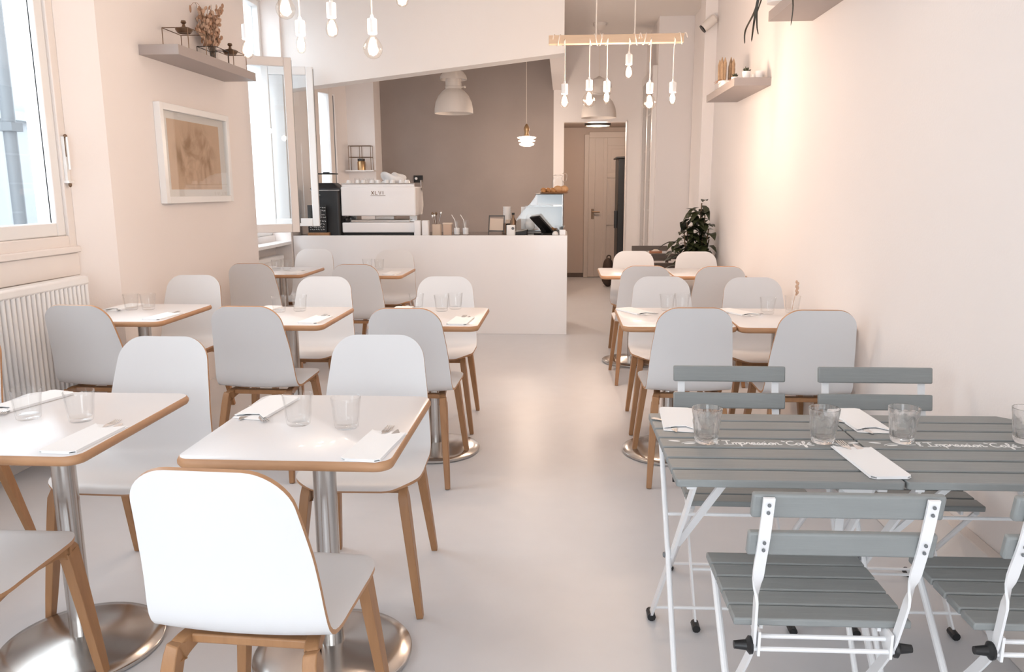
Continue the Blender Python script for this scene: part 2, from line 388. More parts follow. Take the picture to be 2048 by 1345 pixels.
b = MB(); b.box(0.115, 0.0, 0.94, 0.16, 0.008, 1.10); b.tube([(0.135, -0.01, 1.05), (0.135, -0.045, 1.05), (0.25, -0.05, 1.05)], 0.011); b.build('door_handle', 'copper', d)
# passage door frame lining
b = MB(); b.box(-0.006, 10.372, 0, 0.004, 10.53, 2.258); b.box(0.796, 10.372, 0, 0.806, 10.53, 2.258); b.box(-0.006, 10.372, 2.25, 0.806, 10.53, 2.262); struct(b.build('trim_2', 'trimw', smooth=0))

# ---- windows
def framebars(b, y0, y1, z0, z1, x0, x1, w, mi=0):
    b.box(x0, y0, z0, x1, y0+w, z1, mi); b.box(x0, y1-w, z0, x1, y1, z1, mi)
    b.box(x0, y0+w, z0, x1, y1-w, z0+w, mi); b.box(x0, y0+w, z1-w, x1, y1-w, z1, mi)
w = sempty('window_1', (-2.78, 2.6, 1.08))
b = MB(); framebars(b, 0, 1.76, 0.02, 1.94, -0.12, 0.0, 0.065); b.build('window_frame', 'trimw', w, bevel=0.006)
b = MB(); b.box(-0.14, -0.02, -0.01, 0.035, 1.74, 0.025); b.box(-0.0, -0.0, -0.14, 0.016, 1.74, -0.012); b.build('window_sill', 'trimw', w, bevel=0.005)
for k, (a, c) in enumerate(((0.065, 0.875), (0.885, 1.695))):
    b = MB(); framebars(b, a, c, 0.085, 1.875, -0.09, -0.015, 0.075); lf = b.build('window_leaf', 'upvc', w, bevel=0.008)
    b = MB(); b.box(-0.062, a+0.07, 0.155, -0.055, c-0.07, 1.805); b.build('pane', 'pane', lf, smooth=0)
    b = MB(); framebars(b, a+0.068, c-0.068, 0.153, 1.807, -0.05, -0.044, 0.007); b.build('gasket', 'black', lf, smooth=0)
b = MB(); b.box(0.0, 1.71, 0.39, 0.018, 1.735, 0.63); b.tube([(0.012, 1.722, 0.63), (0.03, 1.722, 0.625), (0.03, 1.722, 0.45)], 0.007); b.box(0.0, 1.70, 0.375, 0.03, 1.75, 0.39)
b.build('window_latch', ['porcelain'], w, bevel=0.003)
b = MB(); b.box(0.018, 1.712, 0.52, 0.021, 1.716, 0.625); b.sph((0.02, 1.722, 0.632), 0.011); b.sph((0.02, 1.722, 0.368), 0.009, rz=0.016); b.build('latch_bolt', 'copper', w)

w = sempty('window_added', (-2.78, -2.2, 1.08))  # unseen window added behind the camera, evens the daylight on the front tables
b = MB(); framebars(b, 0, 2.6, 0.0, 1.94, -0.12, 0.0, 0.065); b.box(-0.12, 1.26, 0.06, 0, 1.34, 1.88); b.build('window_frame', 'trimw', w, bevel=0.006)
b = MB(); b.box(-0.062, 0.06, 0.06, -0.055, 2.54, 1.88); b.build('pane', 'pane', w, smooth=0)
w = sempty('window_2', (-2.82, 6.75, 0.98))
b = MB(); framebars(b, 0.0, 0.85, 0.0, 2.16, -0.12, -0.02, 0.05); b.box(-0.12, 0.05, 1.58, -0.02, 0.8, 1.66); b.build('window_frame', 'upvc', w, bevel=0.005)
b = MB(); b.box(-0.08, 0.05, 1.66, -0.074, 0.8, 2.11); b.build('pane', 'pane', w, smooth=0)
b = MB(); b.box(-0.02, 0.001, -0.09, 0.162, 0.849, -0.06); b.build('window_sill', 'upvc', w, bevel=0.004)
def leaf(parent, name, hinge, ang, wd, z0, z1, m):
    o = bpy.data.objects.new(name, None); C.objects.link(o); o.parent = parent; o.location = hinge; o.rotation_euler = (0, 0, ang)
    b = MB(); b.box(0, -0.025, z0, 0.065, 0.025, z1); b.box(wd-0.065, -0.025, z0, wd, 0.025, z1); b.box(0.065, -0.025, z0, wd-0.065, 0.025, z0+0.075); b.box(0.065, -0.025, z1-0.075, wd-0.065, 0.025, z1)
    b.build('leaf_frame', m, o, bevel=0.006)
    b = MB(); b.box(0.065, -0.004, z0+0.07, wd-0.065, 0.004, z1-0.07); b.build('pane', 'pane', o, smooth=0)
    b = MB(); b.box(wd, -0.006, z0+0.06, wd+0.004, 0.004, z1-0.02); b.box(wd+0.0, -0.01, z0+0.08, wd+0.014, 0.008, z0+0.16); b.build('leaf_bolt', 'pipe', o, smooth=0)
leaf(w, 'window_leaf', (0.02, 0.07, 0), 0.40, 0.47, 0.06, 1.56, 'trimw')
leaf(w, 'window_leaf', (0.02, 0.68, 0), 0.20, 0.47, 0.09, 1.56, 'upvc')

w = sempty('window_3', (-2.84, 8.7, 1.0))
b = MB(); framebars(b, 0.0, 1.02, 0.0, 1.62, -0.12, -0.02, 0.05); b.box(-0.12, 0.48, 0.05, -0.02, 0.54, 1.57); b.build('window_frame', 'trimw', w, bevel=0.005)
leaf(w, 'window_leaf', (0.0, 0.06, 0), 1.15, 0.45, 0.06, 1.56, 'trimw')
leaf(w, 'window_leaf', (0.0, 0.96, 0), -1.15, 0.45, 0.06, 1.50, 'trimw')

# outside: facade across the street with a drainpipe
b = MB(); b.box(-6.4, -2, -1, -6.2, 22, 3.1); b.box(-6.2, -2, 2.2, -6.12, 22, 2.3); b.box(-6.2, 10.4, -1, -6.15, 10.7, 3.1); struct(b.build('trim_3', 'facade', smooth=0))
b = MB(); b.tube([(-4.0, 5.62, -0.5), (-4.0, 5.62, 3.6)], 0.045, 16); o = b.build('drainpipe', 'pipe')
tag(o, 'grey drainpipe outside the large left window', 'pipe')
b = MB(); b.box(-4.06, 5.56, 1.84, -3.94, 5.68, 1.90); b.box(-6.2, 5.6, 1.85, -4.05, 5.63, 1.89); b.build('pipe_bracket', 'pipe', o)
b = MB(); b.box(-3.1, 3, -0.6, -6.3, 12, -0.5); struct(b.build('trim_4', 'facade', smooth=0))

# ---- radiators
def radiator(name, label, x, y0, y1, z0, z1):
    t = thing(name, label, 'radiator', (x, y0, 0))
    L = y1-y0; n = max(3, int(L/0.037)); st = L/n
    for i in range(n):
        b = MB(); yc = st*(i+0.5); b.prism(rrect(0.075, st*0.74, 0.014, 4, 0, yc), z0+0.02, z1-0.03); b.build('radiator_column', 'upvc', t)
    for za, zb in ((z1-0.05, z1), (z0, z0+0.045)):
        b = MB(); b.box(-0.04, 0, za, 0.04, L, zb); b.build('radiator_header', 'upvc', t, bevel=0.012)
    for y in (0.15, L-0.15):
        b = MB(); b.box(-0.03, y-0.02, 0, 0.03, y+0.02, z0+0.01); b.build('radiator_foot', 'upvc', t)
radiator('radiator', 'white ribbed column radiator below the large left window', -2.70, 2.75, 4.25, 0.10, 0.945)
radiator('radiator', 'white ribbed radiator under the open casement window, behind a small table', -2.75, 6.80, 7.52, 0.12, 0.80)

# ================================================================== COUNTER
ct = thing('bar_counter', 'long plain white bar counter under the sloping bulkhead', 'counter', (-1.30, 7.64, 0))
b = MB(); b.box(-1.355, 0, 0, 1.342, 0.03, 0.972); b.box(1.312, 0.03, 0, 1.342, 0.78, 0.972); b.build('front_panel', 'counter', ct, bevel=0.003)
b = MB(); b.box(-1.355, 0.03, 0.03, 1.312, 0.76, 0.93); b.build('counter_carcass', 'counter', ct, smooth=0)
b = MB(); b.box(-1.355, 0.03, 0.93, 1.312, 0.78, 0.966); wt = b.build('worktop', 'worktop', None, (-1.30, 7.64, 0), bevel=0.003)
tag(wt, 'dark glossy stone worktop on the white bar counter', 'worktop')
WZ = 0.966
# espresso machine
e = thing('espresso_machine', 'white two group espresso machine with XLVI lettering on the counter', 'coffee machine', (-1.83, 7.80, WZ))
b = MB(); b.box(-0.375, 0.0, 0.19, 0.375, 0.40, 0.475); b.build('machine_body', 'counter', e, bevel=0.012, bseg=3)
b = MB(); b.box(-0.373, 0.002, 0.025, 0.373, 0.42, 0.125); b.build('drip_tray_base', 'counter', e, bevel=0.008)
b = MB(); b.box(-0.30, 0.06, 0.125, 0.30, 0.38, 0.15); b.build('drip_grille', 'steel', e, bevel=0.004)
for x0, x1, y0 in ((-0.35, -0.27, 0.20), (0.27, 0.35, 0.20), (-0.10, 0.10, 0.26)):
    b = MB(); b.box(x0, y0, 0.125, x1, 0.38, 0.19); b.build('machine_upright', 'steel', e, bevel=0.004)
for x in (-0.32, 0.32):
    for y in (0.06, 0.36):
        b = MB(); b.lathe([(0, 0), (0.025, 0), (0.02, 0.028), (0, 0.028)], 16, (x, y, 0)); b.build('machine_foot', 'black', e)
b = MB(); b.box(-0.36, 0.03, 0.002, 0.36, 0.05, 0.026); b.build('plinth_strip', 'black', e, smooth=0)
b = MB(); b.tube([(-0.365, 0.01, 0.475), (-0.365, 0.01, 0.505), (0.365, 0.01, 0.505), (0.365, 0.01, 0.475)], 0.005); b.build('cup_rail', 'chrome', e)
b = MB(); b.box(-0.36, 0.012, 0.476, 0.36, 0.018, 0.50); b.build('cup_guard', 'counter', e, smooth=0)
b = MB(); b.tube([(-0.34, 0.24, 0.19), (-0.34, 0.10, 0.165), (-0.36, 0.06, 0.15)], 0.012); b.sph((-0.33, 0.05, 0.15), 0.03, 0.05, 0.035); b.build('portafilter', 'black', e)
b = MB(); b.tube(catmull([(0.385, 0.30, 0.47), (0.40, 0.24, 0.40), (0.405, 0.22, 0.28), (0.39, 0.2, 0.2)], 5), 0.008); b.tube([(0.39, 0.3, 0.44), (0.385, 0.28, 0.54)], 0.012); b.build('steam_wand', 'chrome', e)
XL = {'X': [[(0, 1), (0.8, 0)], [(0.8, 1), (0, 0)]], 'L': [[(0, 1), (0, 0), (0.7, 0)]], 'V': [[(0, 1), (0.4, 0), (0.8, 1)]], 'I': [[(0.15, 1), (0.15, 0)]]}
b = MB(); x = -0.065
for ch, adv in (('X', 1.15), ('L', 1.0), ('V', 1.15), ('I', 0.5)):
    for st in XL[ch]: b.tube([(x+u*0.03, -0.001, 0.40+v*0.032) for u, v in st], 0.0032, 6)
    x += adv*0.034
b.box(-0.075, -0.002, 0.388, 0.075, 0.0, 0.391)
b.build('lettering', 'copper', e)
# grinder
g = thing('coffee_grinder', 'tall black coffee grinder with clear hopper left of the espresso machine', 'grinder', (-2.355, 7.86, WZ))
b = MB(); b.prism(rrect(0.29, 0.28, 0.03, 4, 0, 0.06), 0.0, 0.45); b.build('grinder_body', 'black', g)
b = MB(); b.rings([[(x_, y_+0.06, 0.45) for x_, y_ in rrect(0.30, 0.29, 0.02, 3)], [(x_, y_+0.06, 0.462) for x_, y_ in rrect(0.30, 0.29, 0.02, 3)], [(x_-0.02, y_+0.06, 0.515) for x_, y_ in rrect(0.19, 0.19, 0.02, 3)]]); b.build('grinder_lid', 'black', g)
b = MB(); b.prism(rrect(0.165, 0.16, 0.015, 3, -0.02, 0.06), 0.516, 0.60); b.build('hopper', 'bulbglass', g, smooth=0)
b = MB(); b.box(-0.115, -0.03, 0.60, 0.075, 0.15, 0.612); b.box(-0.05, 0.04, 0.612, 0.01, 0.08, 0.622); b.build('hopper_lid', 'black', g, bevel=0.003)
b = MB(); b.box(-0.146, -0.082, 0.44, 0.146, -0.0795, 0.448); b.box(-0.13, -0.083, 0.395, -0.05, -0.0805, 0.402); b.build('trim_band', 'steel', g, smooth=0)
# chalkboard
k = thing('chalkboard', 'small black chalkboard with handwritten menu leaning before the grinder', 'menu board', (-2.43, 7.73, WZ))
b = MB(); b.box(-0.10, -0.015, 0.0, 0.115, 0.035, 0.03); b.build('wooden_base', 'oak', k, bevel=0.003)
b = MB(); b.box(-0.095, 0.0, 0.03, 0.09, 0.012, 0.30); b.build('slate_panel', 'slate', k, smooth=0)
b = MB()
rr = random.Random(3)
for row, z in enumerate((0.275, 0.245, 0.205, 0.18, 0.145, 0.115, 0.085, 0.06)):
    x = -0.08 if row > 3 else -0.03
    while x < 0.075:
        wl = rr.uniform(0.008, 0.02)
        pts = [(x+wl*i/5, -0.0008, z+rr.uniform(-0.007, 0.008)) for i in range(6)]
        b.tube(pts, 0.0016, 5); x += wl+rr.uniform(0.004, 0.01)
b.build('chalk_writing', 'letter', k)

def lathe_thing(name, label, cat, loc, prof, m, seg=28, group=None, fn=None):
    b = MB(); b.lathe(prof, seg, fn=fn); o = b.build(name, m, None, loc); return tag(o, label, cat, group)
def cupprof(r0, r1, h, t=0.004, base=0.006):
    return [(0, 0), (r0, 0), (r1, h), (r1-t, h), (r0-t, base), (0, base)]
# things on top of the machine
TZ = WZ+0.476
for i in range(9):
    x = -2.13+i*0.073 + (0.01 if i % 2 else 0)
    lathe_thing('espresso_cup', ['white espresso cup upside down on the machine top, first from the left', 'white espresso cup on the machine top, second from the left',
        'white espresso cup on the machine top, third from the left', 'white espresso cup on the machine top, fourth from the left', 'white espresso cup in the middle of the row on the machine',
        'white espresso cup on the machine top, fourth from the right', 'white espresso cup on the machine top, third from the right', 'white espresso cup on the machine top, second from the right',
        'white espresso cup on the machine top at the right end'][i], 'cup', (x, 7.86+0.03*(i % 2), TZ), [(0, 0.066), (0.02, 0.066), (0.032, 0.03), (0.034, 0.0), (0.030, 0.0), (0.028, 0.03), (0.017, 0.061), (0, 0.061)], 'porcelain', 20, 'cups along the front of the espresso machine')
for i, (x, y) in enumerate(((-2.08, 7.98), (-2.00, 8.0), (-1.93, 7.97))):
    lathe_thing('water_glass', ['upturned clear glass behind the cups, leftmost on the machine', 'upturned clear glass behind the cups, middle of three on the machine', 'upturned clear glass behind the cups, nearest the cloth'][i], 'glass', (x, y, TZ), [(0, 0.088), (0.026, 0.088), (0.033, 0.0), (0.030, 0.0), (0.024, 0.08), (0, 0.08)], 'tumbler', 24, 'upturned glasses on the espresso machine')
def crumple(name, label, loc, rx, ry, rz, seed):
    rr = random.Random(seed); b = MB(); b.sph((0, 0, rz*0.8), rx, ry, rz, 48, 32)
    fr = [(rr.uniform(18, 60), rr.uniform(18, 60), rr.uniform(18, 60), rr.uniform(0, 6)) for _ in range(6)]
    for v in b.bm.verts:
        s_ = sum(math.sin(v.co.x*f[0]+v.co.y*f[1]+v.co.z*f[2]+f[3]) for f in fr)/6
        v.co *= 1+0.42*s_; v.co.z = max(v.co.z, 0.001)
    return tag(b.build(name, 'cloth', None, loc, smooth=60), label, 'cloth')
crumple('folded_cloth', 'crumpled white cloth heaped on top of the espresso machine', (-1.715, 8.02, TZ), 0.13, 0.09, 0.075, 4)
# right of the machine
for x, n, lb in ((-1.435, 'container', 'tall white container touching the espresso machine'), (-1.355, 'container', 'tall white container right of its twin, beside the spoon tin')):
    t = thing(n, lb, 'container', (x, 7.78, WZ), 0, 'white containers on the counter')
    b = MB(); b.prism(rrect(0.068, 0.085, 0.012, 4), 0, 0.142); b.build('box_body', 'counter', t)
    b = MB(); b.prism(rrect(0.060, 0.077, 0.010, 4), 0.142, 0.147); b.build('box_lid', 'porcelain', t)
t = thing('spoon_tin', 'square cream tin holding spoons on the counter', 'tin', (-1.255, 7.83, WZ))
b = MB(); b.prism(rrect(0.085, 0.085, 0.01, 3), 0, 0.105); b.build('tin_body', 'cream', t)
rr = random.Random(5)
for i in range(7):
    a = rr.uniform(0, 6.28); r_ = rr.uniform(0.01, 0.028); tx, ty = r_*math.cos(a), r_*math.sin(a); hz = rr.uniform(0.17, 0.205)
    b = MB(); b.tube([(tx*0.3, ty*0.3, 0.05), (tx*2.0, ty*1.6, hz)], 0.0028, 6); b.sph((tx*2.15, ty*1.7, hz+0.012), 0.012, 0.006, 0.018, 10, 8)
    tag(b.build('teaspoon', 'chrome' if i % 2 else 'copper', None, (-1.255, 7.83, WZ), smooth=60), 'teaspoon standing in the square cream tin on the counter', 'spoon', 'teaspoons in the tin')
t = thing('sugar_box', 'small kraft paper box between the spoon tin and the straw jars', 'box', (-1.145, 7.82, WZ))
b = MB(); b.box(-0.04, -0.03, 0, 0.04, 0.03, 0.115); b.build('box_body', 'kraft', t, bevel=0.003); b = MB(); b.box(-0.045, -0.034, 0.105, 0.048, 0.034, 0.12); b.build('box_lid', 'cream', t, bevel=0.002)
for i, (x, lb) in enumerate(((-1.05, 'clear glass jar with a straw, left of two on the counter'), (-0.962, 'clear glass jar with a straw, right of two on the counter'))):
    t = thing('straw_jar', lb, 'jar', (x, 7.80, WZ), 0, 'straw jars on the counter')
    b = MB(); b.lathe([(0, 0), (0.034, 0), (0.037, 0.11), (0.033, 0.145), (0.030, 0.145), (0.034, 0.108), (0.031, 0.006), (0, 0.006)], 24); b.build('jar_glass', 'tumbler', t)
    b = MB(); b.lathe([(0, 0.008), (0.028, 0.008), (0.029, 0.07), (0, 0.075)], 20); b.build('jar_filling', 'cloth', t)
    b = MB(); b.tube([(0.0, 0, 0.03), (-0.02, 0.0, 0.15), (-0.05, 0, 0.20)], 0.0035, 8); tag(b.build('drinking_straw', 'letter', None, (x, 7.80, WZ)), ['white drinking straw in the left glass jar on the counter', 'white drinking straw in the right glass jar on the counter'][i], 'straw')
# framed card, cups, bottle, dispenser, terminal
t = thing('photo_stand', 'cream card in a thin black stand on the counter', 'card stand', (-0.675, 7.99, WZ))
b = MB()
b.bar([(-0.078, 0, 0.0), (-0.070, 0.03, 0.185)], (1, 0, 0), 0.009, 0.009); b.bar([(0.078, 0, 0.0), (0.082, 0.03, 0.185)], (1, 0, 0), 0.009, 0.009)
b.bar([(-0.074, 0.029, 0.18), (0.085, 0.029, 0.18)], (0, 0, 1), 0.010, 0.009); b.bar([(-0.08, 0.003, 0.03), (0.08, 0.003, 0.03)], (0, 0, 1), 0.010, 0.009); b.build('stand_frame', 'blackm', t)
b = MB(); b.bar([(-0.001, 0.008, 0.036), (0.004, 0.026, 0.155)], (1, 0, 0), 0.135, 0.004); b.build('card', 'cream', t, smooth=0)
tag(MB().box(-0.04, -0.01, 0, 0.04, 0.01, 0.14).build('menu_card', 'cream', None, (-0.545, 8.10, WZ), bevel=0.002), 'pale menu card standing behind the black card stand', 'card')
for i in range(4):
    lathe_thing('paper_cup', ['white paper cup lowest in the stack behind the card stand', 'white paper cup second from the bottom of the counter stack', 'white paper cup third from the bottom of the counter stack', 'white paper cup topmost in the stack behind the card stand'][i], 'cup', (-0.575, 8.14, WZ+0.105+0.022*i), cupprof(0.030, 0.041, 0.10, 0.002), 'porcelain', 24, 'paper cups in one stack')
tag(MB().box(-0.05, -0.05, 0, 0.05, 0.05, 0.104).build('cup_box', 'spongy', None, (-0.575, 8.14, WZ), bevel=0.003), 'low brown box under the stacked paper cups', 'box')
t = thing('syrup_bottle', 'dark bottle beside the stacked paper cups', 'bottle', (-0.505, 8.03, WZ))
b = MB(); b.lathe([(0, 0), (0.03, 0), (0.031, 0.13), (0.012, 0.165), (0.012, 0.19), (0, 0.19)], 24); b.build('bottle_body', 'copper', t); b = MB(); b.lathe([(0, 0.19), (0.015, 0.19), (0.015, 0.212), (0, 0.212)], 18); b.build('bottle_cap', 'black', t)
t = thing('napkin_dispenser', 'small white napkin dispenser left of the card terminal', 'dispenser', (-0.508, 7.74, WZ))
b = MB(); b.prism(rrect(0.085, 0.07, 0.012, 4), 0, 0.10); b.build('dispenser_body', 'porcelain', t); b = MB(); b.lathe([(0.012, -0.002), (0.014, 0.0), (0.014, 0.004), (0, 0.004)], 16, (0.02, -0.035, 0.07), mat4=Matrix.Rotation(PI/2, 3, 'X')); b.build('round_badge', 'pipe', t)
t = thing('card_terminal', 'black sloping card payment terminal lying on the counter', 'payment terminal', (-0.43, 7.80, WZ))
b = MB(); b.rings([[(-0.085, -0.04, 0), (0.075, -0.04, 0), (0.085, 0.04, 0), (-0.075, 0.04, 0)], [(-0.088, -0.042, 0.018), (0.075, -0.042, 0.05), (0.085, 0.042, 0.06), (-0.078, 0.042, 0.022)]]); b.build('terminal_body', 'black', t, bevel=0.004)
b = MB(); b.poly([(-0.08, -0.034, 0.0215), (0.0, -0.034, 0.0375), (0.006, 0.034, 0.045), (-0.07, 0.034, 0.0265)]); b.build('terminal_screen', 'pipe', t, smooth=0)
# glass display case
t = thing('display_case', 'curved glass pastry display case at the right counter end', 'display case', (-0.25, 8.18, WZ))
prof = catmull([(-0.255, 0.02), (-0.235, 0.12), (-0.165, 0.22), (-0.085, 0.30), (-0.02, 0.39)], 4)
b = MB(); pr = [(p.x, p.y) for p in prof]
for y in (-0.14, 0.16): b.prism([(u, v) for u, v in pr]+[(0.245, 0.39), (0.245, 0.02)], y, y+0.005, 'y')
b.rings([[(u, -0.135, v) for u, v in pr], [(u, 0.16, v) for u, v in pr]], cap=False, closed=False)
b.build('case_glass', 'pane', t)
b = MB(); b.box(-0.26, -0.15, 0, 0.255, 0.17, 0.02); b.box(-0.03, -0.15, 0.39, 0.255, 0.17, 0.40); b.box(0.245, -0.15, 0.02, 0.253, 0.17, 0.39); b.build('case_frame', 'pipe', t, bevel=0.002)
b = MB(); b.box(-0.14, -0.13, 0.272, 0.243, 0.155, 0.28); b.build('case_shelf', 'pane', t, smooth=0)
b = MB(); b.box(-0.02, 0.150, 0.285, 0.24, 0.158, 0.388); b.box(-0.19, 0.150, 0.03, 0.24, 0.158, 0.265); b.build('case_back', 'upvc', t, smooth=0)
rr = random.Random(9)
def croissant(loc, s, rz, label, group, m='pastry', cat='croissant'):
    b = MB(); pts = []; R = []
    for i in range(15):
        a = -1.2+2.4*i/14; pts.append((0.07*math.sin(a), 0.05*math.cos(a)-0.05, 0.02)); rad = 0.026*math.cos(a*1.1)**0.7+0.004; R.append(rad*(1.0 if i % 2 else 0.86))
    b.tube([(p[0]*s, p[1]*s, R[i]*s*0.85) for i, p in enumerate(pts)], [r_*s for r_ in R], 12, flat=0.85)
    o = b.build('croissant' if m == 'pastry' else 'bun', m, None, loc, smooth=50, rot=(0, 0, rz)); return tag(o, label, cat, group)
tr = thing('pastry_tray', 'low round wooden tray of pastries on top of the display case', 'tray', (-0.095, 8.10, WZ+0.401))
b = MB(); b.lathe([(0, 0), (0.135, 0), (0.148, 0.012), (0.142, 0.014), (0.13, 0.006), (0, 0.006)], 36); b.build('tray_dish', 'oak', tr)
for x, y, a, lb in ((-0.20, 8.08, 1.4, 'croissant at the left edge of the wooden tray'), (-0.155, 8.10, 1.5, 'croissant second from the left on the wooden tray'), (-0.11, 8.06, 1.6, 'croissant in the middle front of the wooden tray')):
    croissant((x, y, WZ+0.409), 1.0, a, lb, 'croissants on the tray')
for x, y, lb in ((-0.055, 8.07, 'round bun at the middle of the wooden tray'), (0.005, 8.09, 'round bun at the right edge of the wooden tray')):
    b = MB(); b.sph((0, 0, 0.034), 0.048, 0.044, 0.037, 18, 12)
    tag(b.build('bun', 'bread', None, (x, y, WZ+0.409), smooth=60), lb, 'bun', 'buns on the tray')
t = thing('biscuit_jar', 'clear clip top glass jar behind the pastries on the display case', 'jar', (-0.06, 8.28, WZ+0.40))
b = MB(); b.lathe([(0, 0), (0.055, 0), (0.06, 0.03), (0.06, 0.12), (0.05, 0.14), (0.05, 0.165), (0.047, 0.165), (0.047, 0.138), (0.056, 0.118), (0.056, 0.03), (0.05, 0.006), (0, 0.006)], 28); b.build('jar_glass', 'tumbler', t)
b = MB(); b.lathe([(0, 0.167), (0.054, 0.167), (0.056, 0.18), (0.03, 0.19), (0, 0.19)], 28); b.build('jar_lid', 'tumbler', t)
b = MB(); b.tube(catmull([(0.052, 0, 0.12), (0.085, 0, 0.125), (0.095, 0, 0.16), (0.09, 0, 0.20), (0.05, 0, 0.205)], 5), 0.0035, 8); b.build('wire_clip', 'chrome', t)
# items inside the case
for i, (x, y, z, lb) in enumerate(((-0.19, 8.13, 0.022, 'croissant inside the glass case, left of its pair'), (-0.105, 8.21, 0.022, 'croissant inside the glass case, right of its pair'))):
    croissant((x, y, WZ+z), 0.7, 0.3+i, lb, 'croissants inside the display case')
tag(crumple('paper_bag', 'crumpled pale paper bag inside the left end of the display case', (-0.345, 8.22, WZ+0.024), 0.055, 0.05, 0.075, 12), 'crumpled pale paper bag inside the left end of the display case', 'bag')
lathe_thing('bowl', 'white bowl inside the right end of the display case', 'bowl', (-0.035, 8.25, WZ+0.022), cupprof(0.03, 0.055, 0.05), 'porcelain')
# point of sale screen, egg cup, box
t = thing('till_screen', 'black tilted till screen seen from behind on the counter', 'screen', (-0.19, 7.86, WZ), 0.75)
b = MB(); b.bar([(-0.105, 0.02, 0.18), (0.06, -0.01, 0.02)], (0, 1, 0), [0.16, 0.16], 0.02); b.build('screen_back', 'black', t, bevel=0.004)
b = MB(); b.prism(rrect(0.17, 0.14, 0.02, 4, 0.02, 0.02), 0, 0.018); b.bar([(0.02, 0.02, 0.015), (-0.02, 0.02, 0.1)], (0, 1, 0), 0.05, 0.02); b.build('screen_foot', 'black', t)
lathe_thing('egg_cup', 'small rounded white cup in front of the display case', 'cup', (-0.075, 7.72, WZ), [(0, 0.042), (0.015, 0.040), (0.03, 0.022), (0.031, 0.008), (0.026, 0), (0, 0)], 'porcelain')
tag(MB().box(-0.03, -0.03, 0, 0.03, 0.03, 0.055).build('small_box', 'counter', None, (-0.005, 7.75, WZ), bevel=0.003), 'small white box at the counter corner by the display case', 'box')
# back wall outlet and small rack on the pier
t = thing('wall_outlet', 'black double socket with a white plug on the grey wall', 'socket', (-1.895, 10.4, 1.55))
b = MB(); b.box(-0.06, -0.012, -0.045, 0.06, 0, 0.045); b.build('socket_plate', 'black', t, bevel=0.003); b = MB(); b.lathe([(0, 0), (0.018, 0), (0.016, 0.03), (0, 0.034)], 14, (-0.025, -0.012, 0.005), mat4=Matrix.Rotation(PI/2, 3, 'X')); b.build('plug', 'porcelain', t)
bk = MB(); bk.box(-0.18, -0.16, -0.015, 0.18, 0, 0.0); tag(bk.build('pier_shelf', 'trimw', None, (-2.54, 10.05, 1.655), bevel=0.002), 'thin pale shelf on the beige pier behind the counter', 'shelf')
t = thing('wire_rack', 'small brass wire rack standing on the pier shelf', 'rack', (-2.54, 9.98, 1.655))
b = MB()
for y in (-0.06, 0.05):
    for x in (-0.14, 0.0, 0.14): b.tube([(x, y, 0), (x, y, 0.30)], 0.004, 6)
    for z in (0.16, 0.298): b.tube([(-0.14, y, z), (0.14, y, z)], 0.004, 6)
for x in (-0.14, 0.14):
    for z in (0.16, 0.298): b.tube([(x, -0.06, z), (x, 0.05, z)], 0.004, 6)
b.build('rack_wire', 'copper', t)
t = thing('coffee_jar', 'amber jar with a dark lid standing in the brass rack', 'jar', (-2.53, 9.95, 1.655))
b = MB(); b.lathe([(0, 0), (0.05, 0), (0.05, 0.10), (0.04, 0.115), (0, 0.115)], 24); b.build('jar_body', 'brass', t); b = MB(); b.lathe([(0, 0.115), (0.045, 0.115), (0.045, 0.14), (0, 0.14)], 24); b.build('jar_lid', 'black', t)

# ================================================================== LAMPS
def dome_lamp(label, loc, zc, s=1.0):
    t = thing('pendant_lamp', label, 'lamp', loc, 0, 'white industrial pendant lamps')
    b = MB(); b.lathe([(0.21*s, 0), (0.208*s, 0.05*s), (0.195*s, 0.12*s), (0.165*s, 0.185*s), (0.12*s, 0.235*s), (0.09*s, 0.255*s), (0.088*s, 0.253*s), (0.118*s, 0.231*s), (0.162*s, 0.181*s), (0.191*s, 0.119*s), (0.204*s, 0.05*s), (0.206*s, 0)], 48, close=True); b.build('lamp_shade', 'lampw', t)
    b = MB(); b.lathe([(0, 0.25*s), (0.088*s, 0.25*s), (0.085*s, 0.36*s), (0, 0.36*s)], 32); b.lathe([(0.089*s, 0.268*s), (0.093*s, 0.272*s), (0.093*s, 0.28*s), (0.089*s, 0.284*s)], 32); b.build('lamp_neck', 'lampw', t)
    b = MB(); b.lathe([(0.150*s, 0.352*s), (0.142*s, 0.39*s), (0.11*s, 0.435*s), (0.05*s, 0.455*s), (0.012*s, 0.48*s), (0, 0.48*s), (0, 0.47*s), (0.05*s, 0.445*s), (0.104*s, 0.427*s), (0.137*s, 0.388*s), (0.146*s, 0.352*s)], 40); b.build('lamp_cap', 'lampw', t)
    b = MB(); b.sph((0, 0, 0.13*s), 0.045, 0.045, 0.06, 16, 12); b.build('bulb', 'lampin', t)
    b = MB(); b.tube([(0.09*s, 0, 0.276*s), (0.12*s, -0.01, 0.276*s)], 0.006, 8); b.sph((0.125*s, -0.01, 0.276*s), 0.013); b.build('thumb_screw', 'lampw', t)
    zt = zc-loc[2]
    b = MB(); b.tube([(0, 0, 0.475*s), (0, 0, zt-0.06)], 0.004, 8); b.build('cord', 'cord', t)
    b = MB(); b.lathe([(0.0, zt-0.085), (0.02, zt-0.08), (0.075, zt-0.035), (0.08, zt-0.001), (0, zt-0.001)], 28); b.build('ceiling_rose', 'lampw', t)
    return t
dome_lamp('white industrial dome pendant hanging over the counter before the grey wall', (-1.195, 8.8, 2.225), ZC)
dome_lamp('white industrial dome pendant hanging in front of the passage doorway', (0.40, 9.4, 2.215), ZC, 0.96)
t = thing('glass_pendant', 'small glowing ribbed glass pendant with brass fitting before the grey wall', 'lamp', (-0.42, 9.2, 1.895))
b = MB()
